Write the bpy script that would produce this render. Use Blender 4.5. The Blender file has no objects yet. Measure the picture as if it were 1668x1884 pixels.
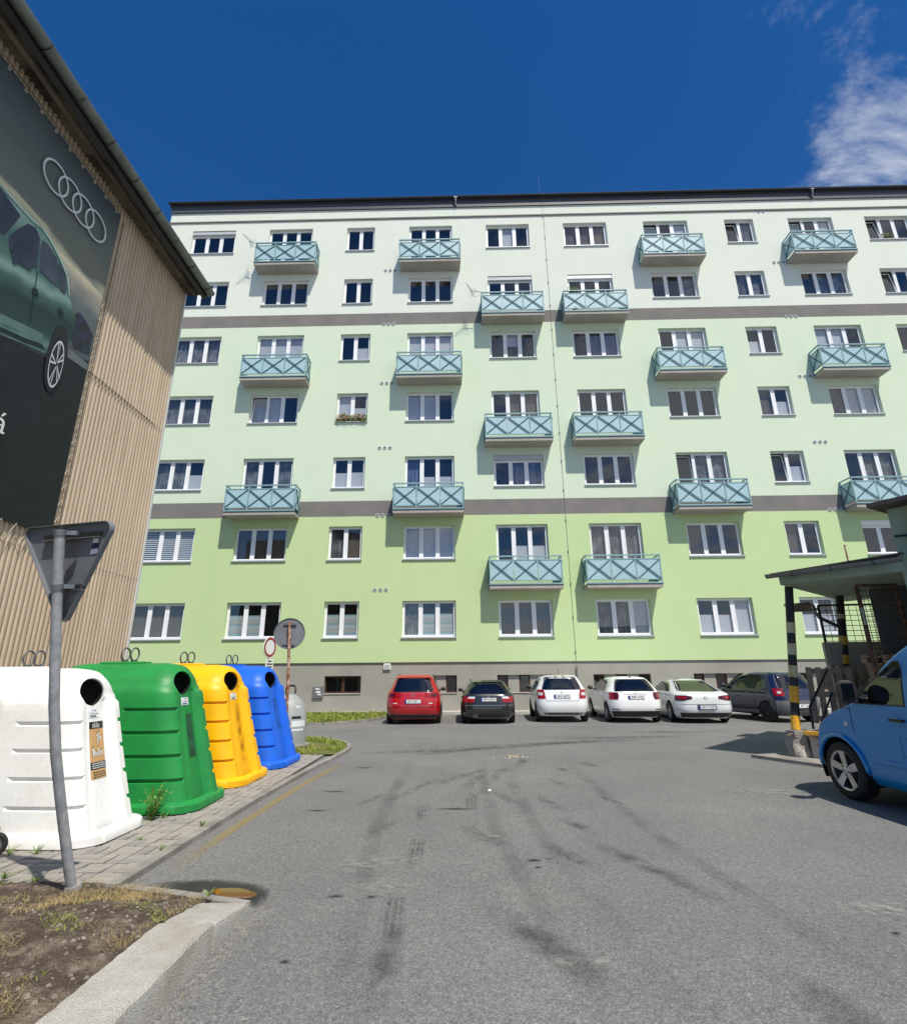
import bpy, math, random
from math import sin, cos, pi, radians, sqrt, atan2
from mathutils import Vector, Matrix, noise as mnoise

random.seed(7)
scene = bpy.context.scene
COL = scene.collection

# ------------------------------------------------------------------ camera
cam_d = bpy.data.cameras.new('camera')
cam = bpy.data.objects.new('camera', cam_d)
COL.objects.link(cam)
scene.camera = cam
F, CX, CY, PITCH, ROLL, YAW = 972.52, 827.33, 942.05, 0.29525, -0.00749, -0.01836
HC = 1.55
cam_d.sensor_fit = 'HORIZONTAL'
cam_d.sensor_width = 36.0
cam_d.lens = F / 1668 * 36
cam_d.shift_x = (834 - CX) / 1668
cam_d.shift_y = (CY - 942) / 1668
cam_d.clip_start = 0.05
cam_d.clip_end = 3000
def _rx(a): return Matrix(((1, 0, 0), (0, cos(a), sin(a)), (0, -sin(a), cos(a))))
def _rz(a): return Matrix(((cos(a), -sin(a), 0), (sin(a), cos(a), 0), (0, 0, 1)))
_R = _rz(ROLL) @ _rx(PITCH) @ Matrix(((1, 0, 0), (0, 0, -1), (0, 1, 0))) @ _rz(YAW)   # world -> camera (x right, y down, z forward)
_c2w = _R.transposed() @ Matrix(((1, 0, 0), (0, -1, 0), (0, 0, -1)))
cam.matrix_world = Matrix.Translation((0, 0, HC)) @ _c2w.to_4x4()

# ------------------------------------------------------------------ world + sun
SUNV = Vector((0.275, -0.54, 1.0)).normalized()      # towards the sun
sun_el = math.asin(SUNV.z)
sun_az = atan2(SUNV.x, SUNV.y)                      # clockwise from +Y
world = bpy.data.worlds.new('World')
scene.world = world
world.use_nodes = True
wt = world.node_tree
wt.nodes.clear()
def wn(t, **k):
    n = wt.nodes.new(t)
    for a, b in k.items(): setattr(n, a, b)
    return n
sky = wn('ShaderNodeTexSky', sky_type='NISHITA')
sky.sun_disc = False
sky.sun_elevation = sun_el
sky.sun_rotation = sun_az
sky.altitude = 500
sky.air_density = 1.0
sky.dust_density = 0.15
sky.ozone_density = 3.0
bg = wn('ShaderNodeBackground'); bg.inputs['Strength'].default_value = 0.10
out = wn('ShaderNodeOutputWorld')
tc = wn('ShaderNodeTexCoord')
sep = wn('ShaderNodeSeparateXYZ'); wt.links.new(tc.outputs['Generated'], sep.inputs[0])
def wmath(op, a, b=None):
    n = wn('ShaderNodeMath', operation=op)
    for i, v in enumerate((a, b)):
        if v is None: continue
        if isinstance(v, (int, float)): n.inputs[i].default_value = v
        else: wt.links.new(v, n.inputs[i])
    return n.outputs[0]
zz = wmath('ADD', wmath('MAXIMUM', sep.outputs['Z'], 0.0), 0.16)
cmb = wn('ShaderNodeCombineXYZ')
wt.links.new(wmath('DIVIDE', sep.outputs['X'], zz), cmb.inputs['X'])
wt.links.new(wmath('DIVIDE', sep.outputs['Y'], zz), cmb.inputs['Y'])
nz = wn('ShaderNodeTexNoise'); nz.inputs['Scale'].default_value = 2.4; nz.inputs['Detail'].default_value = 9; nz.inputs['Roughness'].default_value = 0.62; nz.inputs['Distortion'].default_value = 0.5
mp = wn('ShaderNodeMapping'); mp.inputs['Location'].default_value = (19.1061, -4.342, 0.0)
wt.links.new(cmb.outputs[0], mp.inputs['Vector']); wt.links.new(mp.outputs[0], nz.inputs['Vector'])
# more cloud towards the east and the south, a clear patch to the north
east = wmath('ADD', wmath('MULTIPLY', sep.outputs['X'], 0.62), wmath('MULTIPLY', sep.outputs['Y'], -0.30))
dens = wmath('ADD', nz.outputs['Fac'], wmath('MULTIPLY', wmath('MINIMUM', east, 0.42), 0.75))
rmp = wn('ShaderNodeMapRange'); rmp.interpolation_type = 'SMOOTHSTEP'
rmp.inputs['From Min'].default_value = 0.665; rmp.inputs['From Max'].default_value = 0.86
rmp.inputs['To Min'].default_value = 0.0; rmp.inputs['To Max'].default_value = 1.0
wt.links.new(dens, rmp.inputs['Value'])
mixc = wn('ShaderNodeMix', data_type='RGBA')
wt.links.new(rmp.outputs[0], mixc.inputs['Factor'])
hsv = wn('ShaderNodeHueSaturation'); hsv.inputs['Saturation'].default_value = 1.34; hsv.inputs['Value'].default_value = 1.22; hsv.inputs['Hue'].default_value = 0.507
wt.links.new(sky.outputs[0], hsv.inputs['Color'])
wt.links.new(hsv.outputs[0], mixc.inputs['A'])
mixc.inputs['B'].default_value = (7.4, 7.9, 8.8, 1)
wt.links.new(mixc.outputs['Result'], bg.inputs['Color'])
wt.links.new(bg.outputs[0], out.inputs['Surface'])

sd = bpy.data.lights.new('sun', 'SUN')
sd.energy = 4.95
sd.angle = radians(0.53)
sd.color = (1.0, 0.945, 0.845)
sun = bpy.data.objects.new('sun', sd)
COL.objects.link(sun)
sun.rotation_euler = SUNV.to_track_quat('Z', 'Y').to_euler()
sun.location = (6, -15, 30)
vs = scene.view_settings
vs.view_transform = 'Standard'; vs.look = 'None'; vs.exposure = -0.04; vs.gamma = 1.0
try: vs.use_curve_mapping = False
except Exception: pass
scene.cycles.max_bounces = 8
scene.cycles.transparent_max_bounces = 16

# ------------------------------------------------------------------ materials
MATS = {}
def mat(name, col, rough=0.6, metal=0.0, var=0.0, vscale=4.0, col2=None, fac=(0.35, 0.65), bump=0.0, bscale=60.0, fine=0.0, fscale=200.0, coat=0.0, spec=0.5, stretch=None, detail=6.0):
    """principled material: base colour, a slow noise towards col2, fine speckle, noise bump"""
    m = bpy.data.materials.new(name); MATS[name] = m
    m.use_nodes = True
    nt = m.node_tree; N = nt.nodes; L = nt.links
    b = N['Principled BSDF']
    b.inputs['Roughness'].default_value = rough
    b.inputs['Metallic'].default_value = metal
    b.inputs['Specular IOR Level'].default_value = spec
    if coat: b.inputs['Coat Weight'].default_value = coat; b.inputs['Coat Roughness'].default_value = 0.04
    c = N.new('ShaderNodeTexCoord')
    src = c.outputs['Object']
    if stretch:
        mpn = N.new('ShaderNodeMapping'); mpn.inputs['Scale'].default_value = stretch
        L.new(src, mpn.inputs['Vector']); src = mpn.outputs[0]
    rgb = None
    if col2 is not None or var:
        if col2 is None: col2 = tuple(max(0, min(1, x * (1 - var))) for x in col)
        n = N.new('ShaderNodeTexNoise'); n.inputs['Scale'].default_value = vscale; n.inputs['Detail'].default_value = detail; n.inputs['Roughness'].default_value = 0.62
        L.new(src, n.inputs['Vector'])
        r = N.new('ShaderNodeMapRange'); r.inputs['From Min'].default_value = fac[0]; r.inputs['From Max'].default_value = fac[1]
        L.new(n.outputs['Fac'], r.inputs['Value'])
        mx = N.new('ShaderNodeMix'); mx.data_type = 'RGBA'
        mx.inputs['A'].default_value = (*col, 1); mx.inputs['B'].default_value = (*col2, 1)
        L.new(r.outputs[0], mx.inputs['Factor']); rgb = mx.outputs['Result']
    if fine:
        n = N.new('ShaderNodeTexNoise'); n.inputs['Scale'].default_value = fscale; n.inputs['Detail'].default_value = 2.0
        L.new(src, n.inputs['Vector'])
        r = N.new('ShaderNodeMapRange'); r.inputs['From Min'].default_value = 0.3; r.inputs['From Max'].default_value = 0.7
        r.inputs['To Min'].default_value = 1 - fine; r.inputs['To Max'].default_value = 1 + fine
        L.new(n.outputs['Fac'], r.inputs['Value'])
        mx = N.new('ShaderNodeMix'); mx.data_type = 'RGBA'; mx.blend_type = 'MULTIPLY'; mx.inputs['Factor'].default_value = 1
        if rgb is None: mx.inputs['A'].default_value = (*col, 1)
        else: L.new(rgb, mx.inputs['A'])
        L.new(r.outputs[0], mx.inputs['B']); rgb = mx.outputs['Result']
    if rgb is None: b.inputs['Base Color'].default_value = (*col, 1)
    else: L.new(rgb, b.inputs['Base Color'])
    if bump:
        n = N.new('ShaderNodeTexNoise'); n.inputs['Scale'].default_value = bscale; n.inputs['Detail'].default_value = 5
        L.new(src, n.inputs['Vector'])
        bp = N.new('ShaderNodeBump'); bp.inputs['Strength'].default_value = bump; bp.inputs['Distance'].default_value = 0.02
        L.new(n.outputs['Fac'], bp.inputs['Height']); L.new(bp.outputs[0], b.inputs['Normal'])
    return m
def srgb(r, g, b):
    f = lambda v: (v / 255 / 12.92) if v / 255 <= 0.04045 else ((v / 255 + 0.055) / 1.055) ** 2.4
    return (f(r), f(g), f(b))

def glass(name, tint=(0.55, 0.6, 0.65), refl=1.0, base=0.10):
    m = bpy.data.materials.new(name); MATS[name] = m; m.use_nodes = True
    nt = m.node_tree; N = nt.nodes; L = nt.links; N.clear()
    o = N.new('ShaderNodeOutputMaterial'); tr = N.new('ShaderNodeBsdfTransparent'); gl = N.new('ShaderNodeBsdfGlossy')
    tr.inputs['Color'].default_value = (*tint, 1); gl.inputs['Roughness'].default_value = 0.015; gl.inputs['Color'].default_value = (refl, refl, refl, 1)
    lw = N.new('ShaderNodeLayerWeight'); lw.inputs['Blend'].default_value = 0.5
    pw = N.new('ShaderNodeMath'); pw.operation = 'POWER'; pw.inputs[1].default_value = 4.0; L.new(lw.outputs['Facing'], pw.inputs[0])
    fr = N.new('ShaderNodeMath'); fr.operation = 'MULTIPLY_ADD'; fr.inputs[1].default_value = 0.75; fr.inputs[2].default_value = base; L.new(pw.outputs[0], fr.inputs[0])
    c = N.new('ShaderNodeTexCoord'); n = N.new('ShaderNodeTexNoise'); n.inputs['Scale'].default_value = 1.3; n.inputs['Detail'].default_value = 1
    bp = N.new('ShaderNodeBump'); bp.inputs['Strength'].default_value = 0.05; bp.inputs['Distance'].default_value = 0.02
    L.new(c.outputs['Object'], n.inputs['Vector']); L.new(n.outputs['Fac'], bp.inputs['Height']); L.new(bp.outputs[0], gl.inputs['Normal'])
    mx = N.new('ShaderNodeMixShader'); L.new(fr.outputs[0], mx.inputs[0]); L.new(tr.outputs[0], mx.inputs[1]); L.new(gl.outputs[0], mx.inputs[2]); L.new(mx.outputs[0], o.inputs['Surface'])
    return m

def decal(name, col, rough=0.8, alpha=0.8, nscale=30.0, edge=0.15, lo=0.35, hi=0.6, tread=0, spec=0.3):
    """flat mark on a surface: alpha from uv edges, noise and, for tyres, grooves along the track"""
    m = bpy.data.materials.new(name); MATS[name] = m; m.use_nodes = True
    nt = m.node_tree; N = nt.nodes; L = nt.links
    b = N['Principled BSDF']; b.inputs['Base Color'].default_value = (*col, 1); b.inputs['Roughness'].default_value = rough; b.inputs['Specular IOR Level'].default_value = spec
    def M(op, a, bb=None, cc=None):
        n = N.new('ShaderNodeMath'); n.operation = op
        for i, v in enumerate((a, bb, cc)):
            if v is None: continue
            if isinstance(v, (int, float)): n.inputs[i].default_value = v
            else: L.new(v, n.inputs[i])
        return n.outputs[0]
    c = N.new('ShaderNodeTexCoord'); s = N.new('ShaderNodeSeparateXYZ'); L.new(c.outputs['UV'], s.inputs[0])
    u, v = s.outputs['X'], s.outputs['Y']
    eu = M('MINIMUM', M('DIVIDE', M('MINIMUM', u, M('SUBTRACT', 1.0, u)), edge), 1.0)
    ev = M('MINIMUM', M('DIVIDE', M('MINIMUM', v, M('SUBTRACT', 1.0, v)), edge), 1.0)
    n = N.new('ShaderNodeTexNoise'); n.inputs['Scale'].default_value = nscale; n.inputs['Detail'].default_value = 5
    L.new(c.outputs['Object'], n.inputs['Vector'])
    r = N.new('ShaderNodeMapRange'); r.inputs['From Min'].default_value = lo; r.inputs['From Max'].default_value = hi
    L.new(n.outputs['Fac'], r.inputs['Value'])
    a = M('MULTIPLY', M('MULTIPLY', eu, ev), M('MULTIPLY', r.outputs[0], alpha))
    if tread:
        w = M('GREATER_THAN', M('SINE', M('MULTIPLY', u, tread * 2 * pi)), -0.35)
        a = M('MULTIPLY', a, M('ADD', M('MULTIPLY', w, 0.75), 0.25))
    L.new(a, b.inputs['Alpha'])
    return m

# ------------------------------------------------------------------ mesh helpers
class MB:
    def __init__(s): s.v = []; s.f = []; s.uv = None
    def add(s, vs, fs):
        o = len(s.v); s.v += [tuple(p) for p in vs]; s.f += [tuple(i + o for i in f) for f in fs]; return s
    def box(s, a, b):
        x0, y0, z0 = (min(a[i], b[i]) for i in range(3)); x1, y1, z1 = (max(a[i], b[i]) for i in range(3))
        return s.add([(x0, y0, z0), (x1, y0, z0), (x1, y1, z0), (x0, y1, z0), (x0, y0, z1), (x1, y0, z1), (x1, y1, z1), (x0, y1, z1)],
                     [(0, 3, 2, 1), (4, 5, 6, 7), (0, 1, 5, 4), (1, 2, 6, 5), (2, 3, 7, 6), (3, 0, 4, 7)])
    def cbox(s, a, b, c=0.01):
        """box with its upper edges chamfered"""
        x0, y0, z0 = a; x1, y1, z1 = b
        V = [(x0, y0, z0), (x1, y0, z0), (x1, y1, z0), (x0, y1, z0), (x0, y0, z1 - c), (x1, y0, z1 - c), (x1, y1, z1 - c), (x0, y1, z1 - c), (x0 + c, y0 + c, z1), (x1 - c, y0 + c, z1), (x1 - c, y1 - c, z1), (x0 + c, y1 - c, z1)]
        return s.add(V, [(0, 1, 5, 4), (1, 2, 6, 5), (2, 3, 7, 6), (3, 0, 4, 7), (4, 5, 9, 8), (5, 6, 10, 9), (6, 7, 11, 10), (7, 4, 8, 11), (8, 9, 10, 11), (3, 2, 1, 0)])
    def bar(s, p, q, w, h, up=(0, 0, 1)):
        p, q = Vector(p), Vector(q); d = (q - p).normalized(); u = Vector(up)
        if abs(d.dot(u)) > 0.95: u = Vector((0, 1, 0))
        r = d.cross(u).normalized(); u = r.cross(d).normalized()
        V = []
        for c in (p, q):
            for a, b in ((-1, -1), (1, -1), (1, 1), (-1, 1)): V.append(c + r * (a * w / 2) + u * (b * h / 2))
        return s.add(V, [(0, 1, 2, 3), (7, 6, 5, 4), (0, 4, 5, 1), (1, 5, 6, 2), (2, 6, 7, 3), (3, 7, 4, 0)])
    def tube(s, path, r, n=8, caps=True):
        path = [Vector(p) for p in path]; rs = r if isinstance(r, (list, tuple)) else [r] * len(path)
        V = []; prev = None
        for i, p in enumerate(path):
            d = (path[min(i + 1, len(path) - 1)] - path[max(i - 1, 0)]).normalized()
            if prev is None:
                a = Vector((0, 0, 1)) if abs(d.z) < 0.9 else Vector((1, 0, 0))
                u = d.cross(a).normalized()
            else: u = (prev - d * prev.dot(d)).normalized()
            prev = u; w = d.cross(u)
            for k in range(n): V.append(p + (u * cos(2 * pi * k / n) + w * sin(2 * pi * k / n)) * rs[i])
        Fs = []
        for i in range(len(path) - 1):
            for k in range(n): Fs.append((i * n + k, i * n + (k + 1) % n, (i + 1) * n + (k + 1) % n, (i + 1) * n + k))
        if caps: Fs += [tuple(range(n - 1, -1, -1)), tuple(range((len(path) - 1) * n, len(path) * n))]
        return s.add(V, Fs)
    def torus(s, c, nrm, R, r, n=24, m=8, arc=2 * pi):
        c = Vector(c); nn = Vector(nrm).normalized(); u = nn.orthogonal().normalized(); w = nn.cross(u)
        V = []; Fs = []
        for i in range(n):
            a = arc * i / n; d = u * cos(a) + w * sin(a)
            for k in range(m):
                b = 2 * pi * k / m; V.append(c + d * (R + r * cos(b)) + nn * (r * sin(b)))
        for i in range(n):
            for k in range(m): Fs.append((i * m + k, ((i + 1) % n) * m + k, ((i + 1) % n) * m + (k + 1) % m, i * m + (k + 1) % m))
        return s.add(V, Fs)
    def lathe(s, c, axis, prof, n=24, close=True):
        """prof: list of (radius, distance along axis)"""
        c = Vector(c); ax = Vector(axis).normalized(); u = ax.orthogonal().normalized(); w = ax.cross(u)
        V = []; Fs = []
        for r, h in prof:
            for k in range(n): V.append(c + ax * h + (u * cos(2 * pi * k / n) + w * sin(2 * pi * k / n)) * r)
        for i in range(len(prof) - 1):
            for k in range(n): Fs.append((i * n + k, i * n + (k + 1) % n, (i + 1) * n + (k + 1) % n, (i + 1) * n + k))
        if close: Fs += [tuple(range(n - 1, -1, -1)), tuple(range((len(prof) - 1) * n, len(prof) * n))]
        return s.add(V, Fs)
    def poly(s, pts): return s.add(pts, [tuple(range(len(pts)))])
    def prism(s, pts, ext):
        n = len(pts); e = Vector(ext); p = [Vector(a) for a in pts]
        return s.add(p + [a + e for a in p], [tuple(range(n - 1, -1, -1)), tuple(range(n, 2 * n))] + [(i, (i + 1) % n, n + (i + 1) % n, n + i) for i in range(n)])
    def grid(s, rows, wrap=False):
        o = len(s.v); nr, nc = len(rows), len(rows[0])
        for r in rows: s.v += [tuple(p) for p in r]
        for i in range(nr - 1):
            for k in range(nc if wrap else nc - 1): s.f.append((o + i * nc + k, o + i * nc + (k + 1) % nc, o + (i + 1) * nc + (k + 1) % nc, o + (i + 1) * nc + k))
        return s
    def mesh(s, name, origin=(0, 0, 0), smooth=False):
        me = bpy.data.meshes.new(name)
        ox, oy, oz = origin
        me.from_pydata([(x - ox, y - oy, z - oz) for x, y, z in s.v], [], s.f)
        me.update()
        if smooth:
            me.polygons.foreach_set('use_smooth', [True] * len(me.polygons))
            if smooth is not True: me.set_sharp_from_angle(angle=radians(smooth))
        return me
    def build(s, name, m, parent=None, smooth=False, fix=True):
        me = s.mesh(name, wloc(parent), smooth)
        if fix:
            import bmesh
            bm = bmesh.new(); bm.from_mesh(me); bmesh.ops.recalc_face_normals(bm, faces=bm.faces); bm.to_mesh(me); bm.free()
        me.materials.append(MATS[m] if isinstance(m, str) else m)
        return link(name, me, parent)
def wloc(o):
    v = Vector((0, 0, 0))
    while o is not None: v += o.location; o = o.parent
    return v
def link(name, data, parent=None):
    o = bpy.data.objects.new(name, data); COL.objects.link(o)
    if parent is not None: o.parent = parent
    return o
def thing(name, label, cat, loc=(0, 0, 0), group=None):
    o = link(name, None); o.location = loc; o.empty_display_size = 0.2
    return tag(o, label, cat, group)
def tag(o, label, cat=None, group=None):
    o['label'] = label
    if cat: o['category'] = cat
    if group: o['group'] = group
    return o
def struct(o, kind='structure'):
    o['kind'] = kind; return o
def copy_tree(o, parent=None):
    c = o.copy(); COL.objects.link(c); c.parent = parent
    for ch in list(o.children): copy_tree(ch, c)
    return c
def set_mat(o, m):
    """give an object its own slot so that a copy can share the mesh but not the paint"""
    o.material_slots[0].link = 'OBJECT'; o.material_slots[0].material = MATS[m]
def uvmesh(name, quads, m, parent=None):
    """quads: list of strips; strip = list of (left, right) points; u across, v along"""
    V, Fs, UV = [], [], []
    for st in quads:
        o = len(V); n = len(st)
        for i, (a, b) in enumerate(st): V += [tuple(a), tuple(b)]; UV += [(0, i / (n - 1)), (1, i / (n - 1))]
        for i in range(n - 1): Fs.append((o + 2 * i, o + 2 * i + 1, o + 2 * i + 3, o + 2 * i + 2))
    ori = wloc(parent)
    me = bpy.data.meshes.new(name); me.from_pydata([tuple(Vector(v) - ori) for v in V], [], Fs); me.update()
    l = me.uv_layers.new(name='UVMap')
    for lp in me.loops: l.data[lp.index].uv = UV[lp.vertex_index]
    me.materials.append(MATS[m])
    return link(name, me, parent)
def text_mesh(txt, size, M, align='CENTER', bold=0.0):
    """flat lettering as mesh; M places the text's xy plane"""
    cu = bpy.data.curves.new('lettering', 'FONT'); cu.body = txt; cu.size = size; cu.align_x = align; cu.align_y = 'CENTER'; cu.offset = bold; cu.resolution_u = 3
    o = bpy.data.objects.new('lettering_tmp', cu); COL.objects.link(o)
    dg = bpy.context.evaluated_depsgraph_get(); dg.update()
    me = bpy.data.meshes.new_from_object(o.evaluated_get(dg)); 
    bpy.data.objects.remove(o); bpy.data.curves.remove(cu)
    me.transform(M); return me
def text(name, txt, size, M, m, parent, align='CENTER', bold=0.0):
    me = text_mesh(txt, size, Matrix.Translation(-wloc(parent)) @ M, align, bold); me.materials.clear(); me.materials.append(MATS[m]); me.name = name
    return link(name, me, parent)
def frame(o, x, y):
    """4x4 whose x/y axes are the given directions"""
    x = Vector(x).normalized(); y = Vector(y).normalized(); z = x.cross(y)
    return Matrix(((x.x, y.x, z.x, o[0]), (x.y, y.y, z.y, o[1]), (x.z, y.z, z.z, o[2]), (0, 0, 0, 1)))
def lerp(a, b, t): return a + (b - a) * t
def interp(x, xs, ys):
    if x <= xs[0]: return ys[0]
    for i in range(len(xs) - 1):
        if x <= xs[i + 1]:
            t = (x - xs[i]) / (xs[i + 1] - xs[i]); return ys[i] + (ys[i + 1] - ys[i]) * t
    return ys[-1]
def sinterp(x, xs, ys):
    """monotone cubic through the points"""
    n = len(xs)
    if x <= xs[0]: return ys[0]
    if x >= xs[-1]: return ys[-1]
    d = [(ys[i + 1] - ys[i]) / (xs[i + 1] - xs[i]) for i in range(n - 1)]
    m = [d[0]] + [0 if d[i - 1] * d[i] <= 0 else 2 * d[i - 1] * d[i] / (d[i - 1] + d[i]) for i in range(1, n - 1)] + [d[-1]]
    for i in range(n - 1):
        if x <= xs[i + 1]:
            h = xs[i + 1] - xs[i]; t = (x - xs[i]) / h
            return (2 * t**3 - 3 * t**2 + 1) * ys[i] + (t**3 - 2 * t**2 + t) * h * m[i] + (-2 * t**3 + 3 * t**2) * ys[i + 1] + (t**3 - t**2) * h * m[i + 1]

# palette
mat('white_plastic', srgb(236, 236, 230), 0.42, var=0.10, vscale=1.6, spec=0.4)
mat('frame_white', srgb(238, 239, 240), 0.4)
mat('zinc', srgb(150, 155, 158), 0.45, 0.6, var=0.3, vscale=7, fine=0.1, fscale=80)
mat('black_rubber', (0.012, 0.012, 0.013), 0.75)
mat('black_plastic', (0.02, 0.02, 0.022), 0.5)
mat('dark_void', (0.006, 0.006, 0.007), 0.9)
mat('chrome', (0.75, 0.75, 0.76), 0.12, 1.0)
mat('alloy', (0.5, 0.5, 0.52), 0.3, 0.9)
mat('rust', srgb(140, 78, 42), 0.85, 0.0, col2=srgb(196, 170, 150), vscale=9, fac=(0.45, 0.6), fine=0.25, fscale=90, bump=0.3, bscale=60)
mat('dark_rust', srgb(74, 48, 38), 0.85, col2=srgb(132, 92, 70), vscale=8, fac=(0.5, 0.7), fine=0.2, fscale=70)
mat('paint_white', (0.75, 0.75, 0.74), 0.5)
mat('print_black', (0.012, 0.012, 0.014), 0.5)
mat('asphalt_wet', (0.03, 0.029, 0.028), 0.25)

# ================================================================== THE SETTING
D = 22.42                                   # the facade's plane
# --- asphalt: aggregate speckle, slow blotches, pale dusty patches
def asphalt(name='asphalt'):
    m = bpy.data.materials.new(name); MATS[name] = m; m.use_nodes = True
    nt = m.node_tree; N = nt.nodes; L = nt.links; b = N['Principled BSDF']
    b.inputs['Roughness'].default_value = 0.85; b.inputs['Specular IOR Level'].default_value = 0.3
    c = N.new('ShaderNodeTexCoord')
    def nz(sc, det, rough=0.6):
        n = N.new('ShaderNodeTexNoise'); n.inputs['Scale'].default_value = sc; n.inputs['Detail'].default_value = det; n.inputs['Roughness'].default_value = rough
        L.new(c.outputs['Object'], n.inputs['Vector']); return n.outputs['Fac']
    def rng(v, a, bb, c0, c1):
        r = N.new('ShaderNodeMapRange'); L.new(v, r.inputs['Value'])
        for k, x in zip(('From Min', 'From Max', 'To Min', 'To Max'), (a, bb, c0, c1)): r.inputs[k].default_value = x
        return r.outputs[0]
    def mix(f, A, B, mode='MIX'):
        x = N.new('ShaderNodeMix'); x.data_type = 'RGBA'; x.blend_type = mode
        for k, v in (('Factor', f), ('A', A), ('B', B)):
            if isinstance(v, (int, float)): x.inputs[k].default_value = v
            elif isinstance(v, tuple): x.inputs[k].default_value = (*v, 1)
            else: L.new(v, x.inputs[k])
        return x.outputs['Result']
    base = mix(rng(nz(0.45, 6), 0.3, 0.7, 0, 1), (0.150, 0.150, 0.148), (0.200, 0.197, 0.190))
    base = mix(rng(nz(0.16, 5, 0.7), 0.52, 0.72, 0, 0.55), base, (0.27, 0.255, 0.225))          # dusty patches
    base = mix(rng(nz(2.3, 6, 0.7), 0.56, 0.75, 0, 0.35), base, (0.115, 0.115, 0.115))         # oily patches
    v = N.new('ShaderNodeTexVoronoi'); v.inputs['Scale'].default_value = 150; L.new(c.outputs['Object'], v.inputs['Vector'])
    sp = N.new('ShaderNodeSeparateColor'); L.new(v.outputs['Color'], sp.inputs[0])
    base = mix(1.0, base, rng(sp.outputs[0], 0, 1, 0.60, 1.38), 'MULTIPLY')                    # single chippings
    base = mix(rng(sp.outputs[1], 0.955, 0.985, 0, 0.6), base, (0.42, 0.41, 0.38))              # pale chippings
    base = mix(1.0, base, rng(nz(26, 3), 0.3, 0.7, 0.82, 1.18), 'MULTIPLY')
    L.new(base, b.inputs['Base Color'])
    bp = N.new('ShaderNodeBump'); bp.inputs['Strength'].default_value = 0.5; bp.inputs['Distance'].default_value = 0.006
    L.new(sp.outputs[0], bp.inputs['Height']); L.new(bp.outputs[0], b.inputs['Normal'])
asphalt()
mat('soil', srgb(80, 70, 62), 0.95, col2=srgb(122, 110, 96), vscale=9, fac=(0.45, 0.68), fine=0.5, fscale=120, bump=0.8, bscale=40, spec=0.1)
mat('grass_ground', srgb(96, 104, 58), 0.95, col2=srgb(150, 130, 96), vscale=3, fac=(0.5, 0.7), fine=0.35, fscale=60, spec=0.1)
mat('grass', srgb(112, 138, 50), 0.6, col2=srgb(158, 156, 84), vscale=5, fac=(0.4, 0.65), spec=0.2)
mat('dry_grass', srgb(170, 148, 106), 0.8, col2=srgb(136, 124, 82), vscale=5, fac=(0.4, 0.6), spec=0.2)
mat('weed_leaf', srgb(98, 130, 50), 0.5, col2=srgb(142, 160, 84), vscale=14, fac=(0.4, 0.7))
mat('paver', srgb(162, 157, 149), 0.9, col2=srgb(142, 137, 130), vscale=2.2, fac=(0.35, 0.65), fine=0.16, fscale=160, bump=0.25, bscale=120, spec=0.2)
mat('paver_warm', srgb(166, 160, 150), 0.9, col2=srgb(148, 142, 133), vscale=2.6, fac=(0.35, 0.65), fine=0.16, fscale=150, bump=0.25, bscale=120, spec=0.2)
mat('paver_dark', srgb(150, 146, 140), 0.9, col2=srgb(134, 130, 124), vscale=2.6, fac=(0.35, 0.65), fine=0.16, fscale=150, bump=0.25, bscale=120, spec=0.2)
mat('joint', srgb(48, 44, 40), 0.95, fine=0.3, fscale=150, spec=0.1)
mat('kerb_concrete', srgb(158, 153, 146), 0.9, col2=srgb(126, 122, 116), vscale=3, fine=0.15, fscale=120, bump=0.3, bscale=90, spec=0.2)
mat('granite', srgb(188, 185, 178), 0.85, col2=srgb(168, 161, 148), vscale=4, fac=(0.4, 0.7), fine=0.34, fscale=210, bump=0.7, bscale=120, spec=0.3)

g = MB().poly([(-400, -400, 0), (400, -400, 0), (400, 400, 0), (-400, 400, 0)]).build('ground', 'asphalt'); struct(g)

# paving under the containers, basket-weave blocks
PZ = 0.03
pav = MB().box((-6.45, 4.62, -0.05), (-2.70, 11.25, PZ - 0.022)).build('pavement', 'joint'); struct(pav)
pv = {}
for k in range(4):
    for ori in (0, 1):
        w, l = (0.0945, 0.2055) if ori else (0.2055, 0.0945)
        me = MB().cbox((-w / 2, -l / 2, -0.04), (w / 2, l / 2, 0.0), 0.006).mesh('paver_%d' % k)
        me.materials.append(MATS[('paver', 'paver_warm', 'paver', 'paver_dark')[k]]); pv[k, ori] = me
cell = 0.222
nP = 0
for j in range(31):
    for i in range(9):
        x = -2.715 - cell * (i + 0.5); y = 4.64 + cell * (j + 0.5)
        if y > 11.2: continue
        vis = i < 4 if y > 5.5 else True
        if 5.5 < y < 8.7 and i == 4: vis = False
        if not vis: continue
        for h in (-1, 1):
            ori = (i + j) % 2
            o = link('paver', pv[random.choice((0, 0, 1, 2, 3)), ori], pav)
            o.location = (x + (h * cell / 4 if ori else 0), y + (0 if ori else h * cell / 4), PZ + random.uniform(-0.004, 0.003))
            o.rotation_euler = (random.uniform(-0.012, 0.012), random.uniform(-0.012, 0.012), random.uniform(-0.01, 0.01)); nP += 1
m = MB().poly([(-6.45, 5.4, PZ - 0.005), (-3.72, 5.4, PZ - 0.005), (-3.72, 11.25, PZ - 0.005), (-6.45, 11.25, PZ - 0.005)]).build('paver_bed', 'paver', pav); struct(m, 'stuff')
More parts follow.
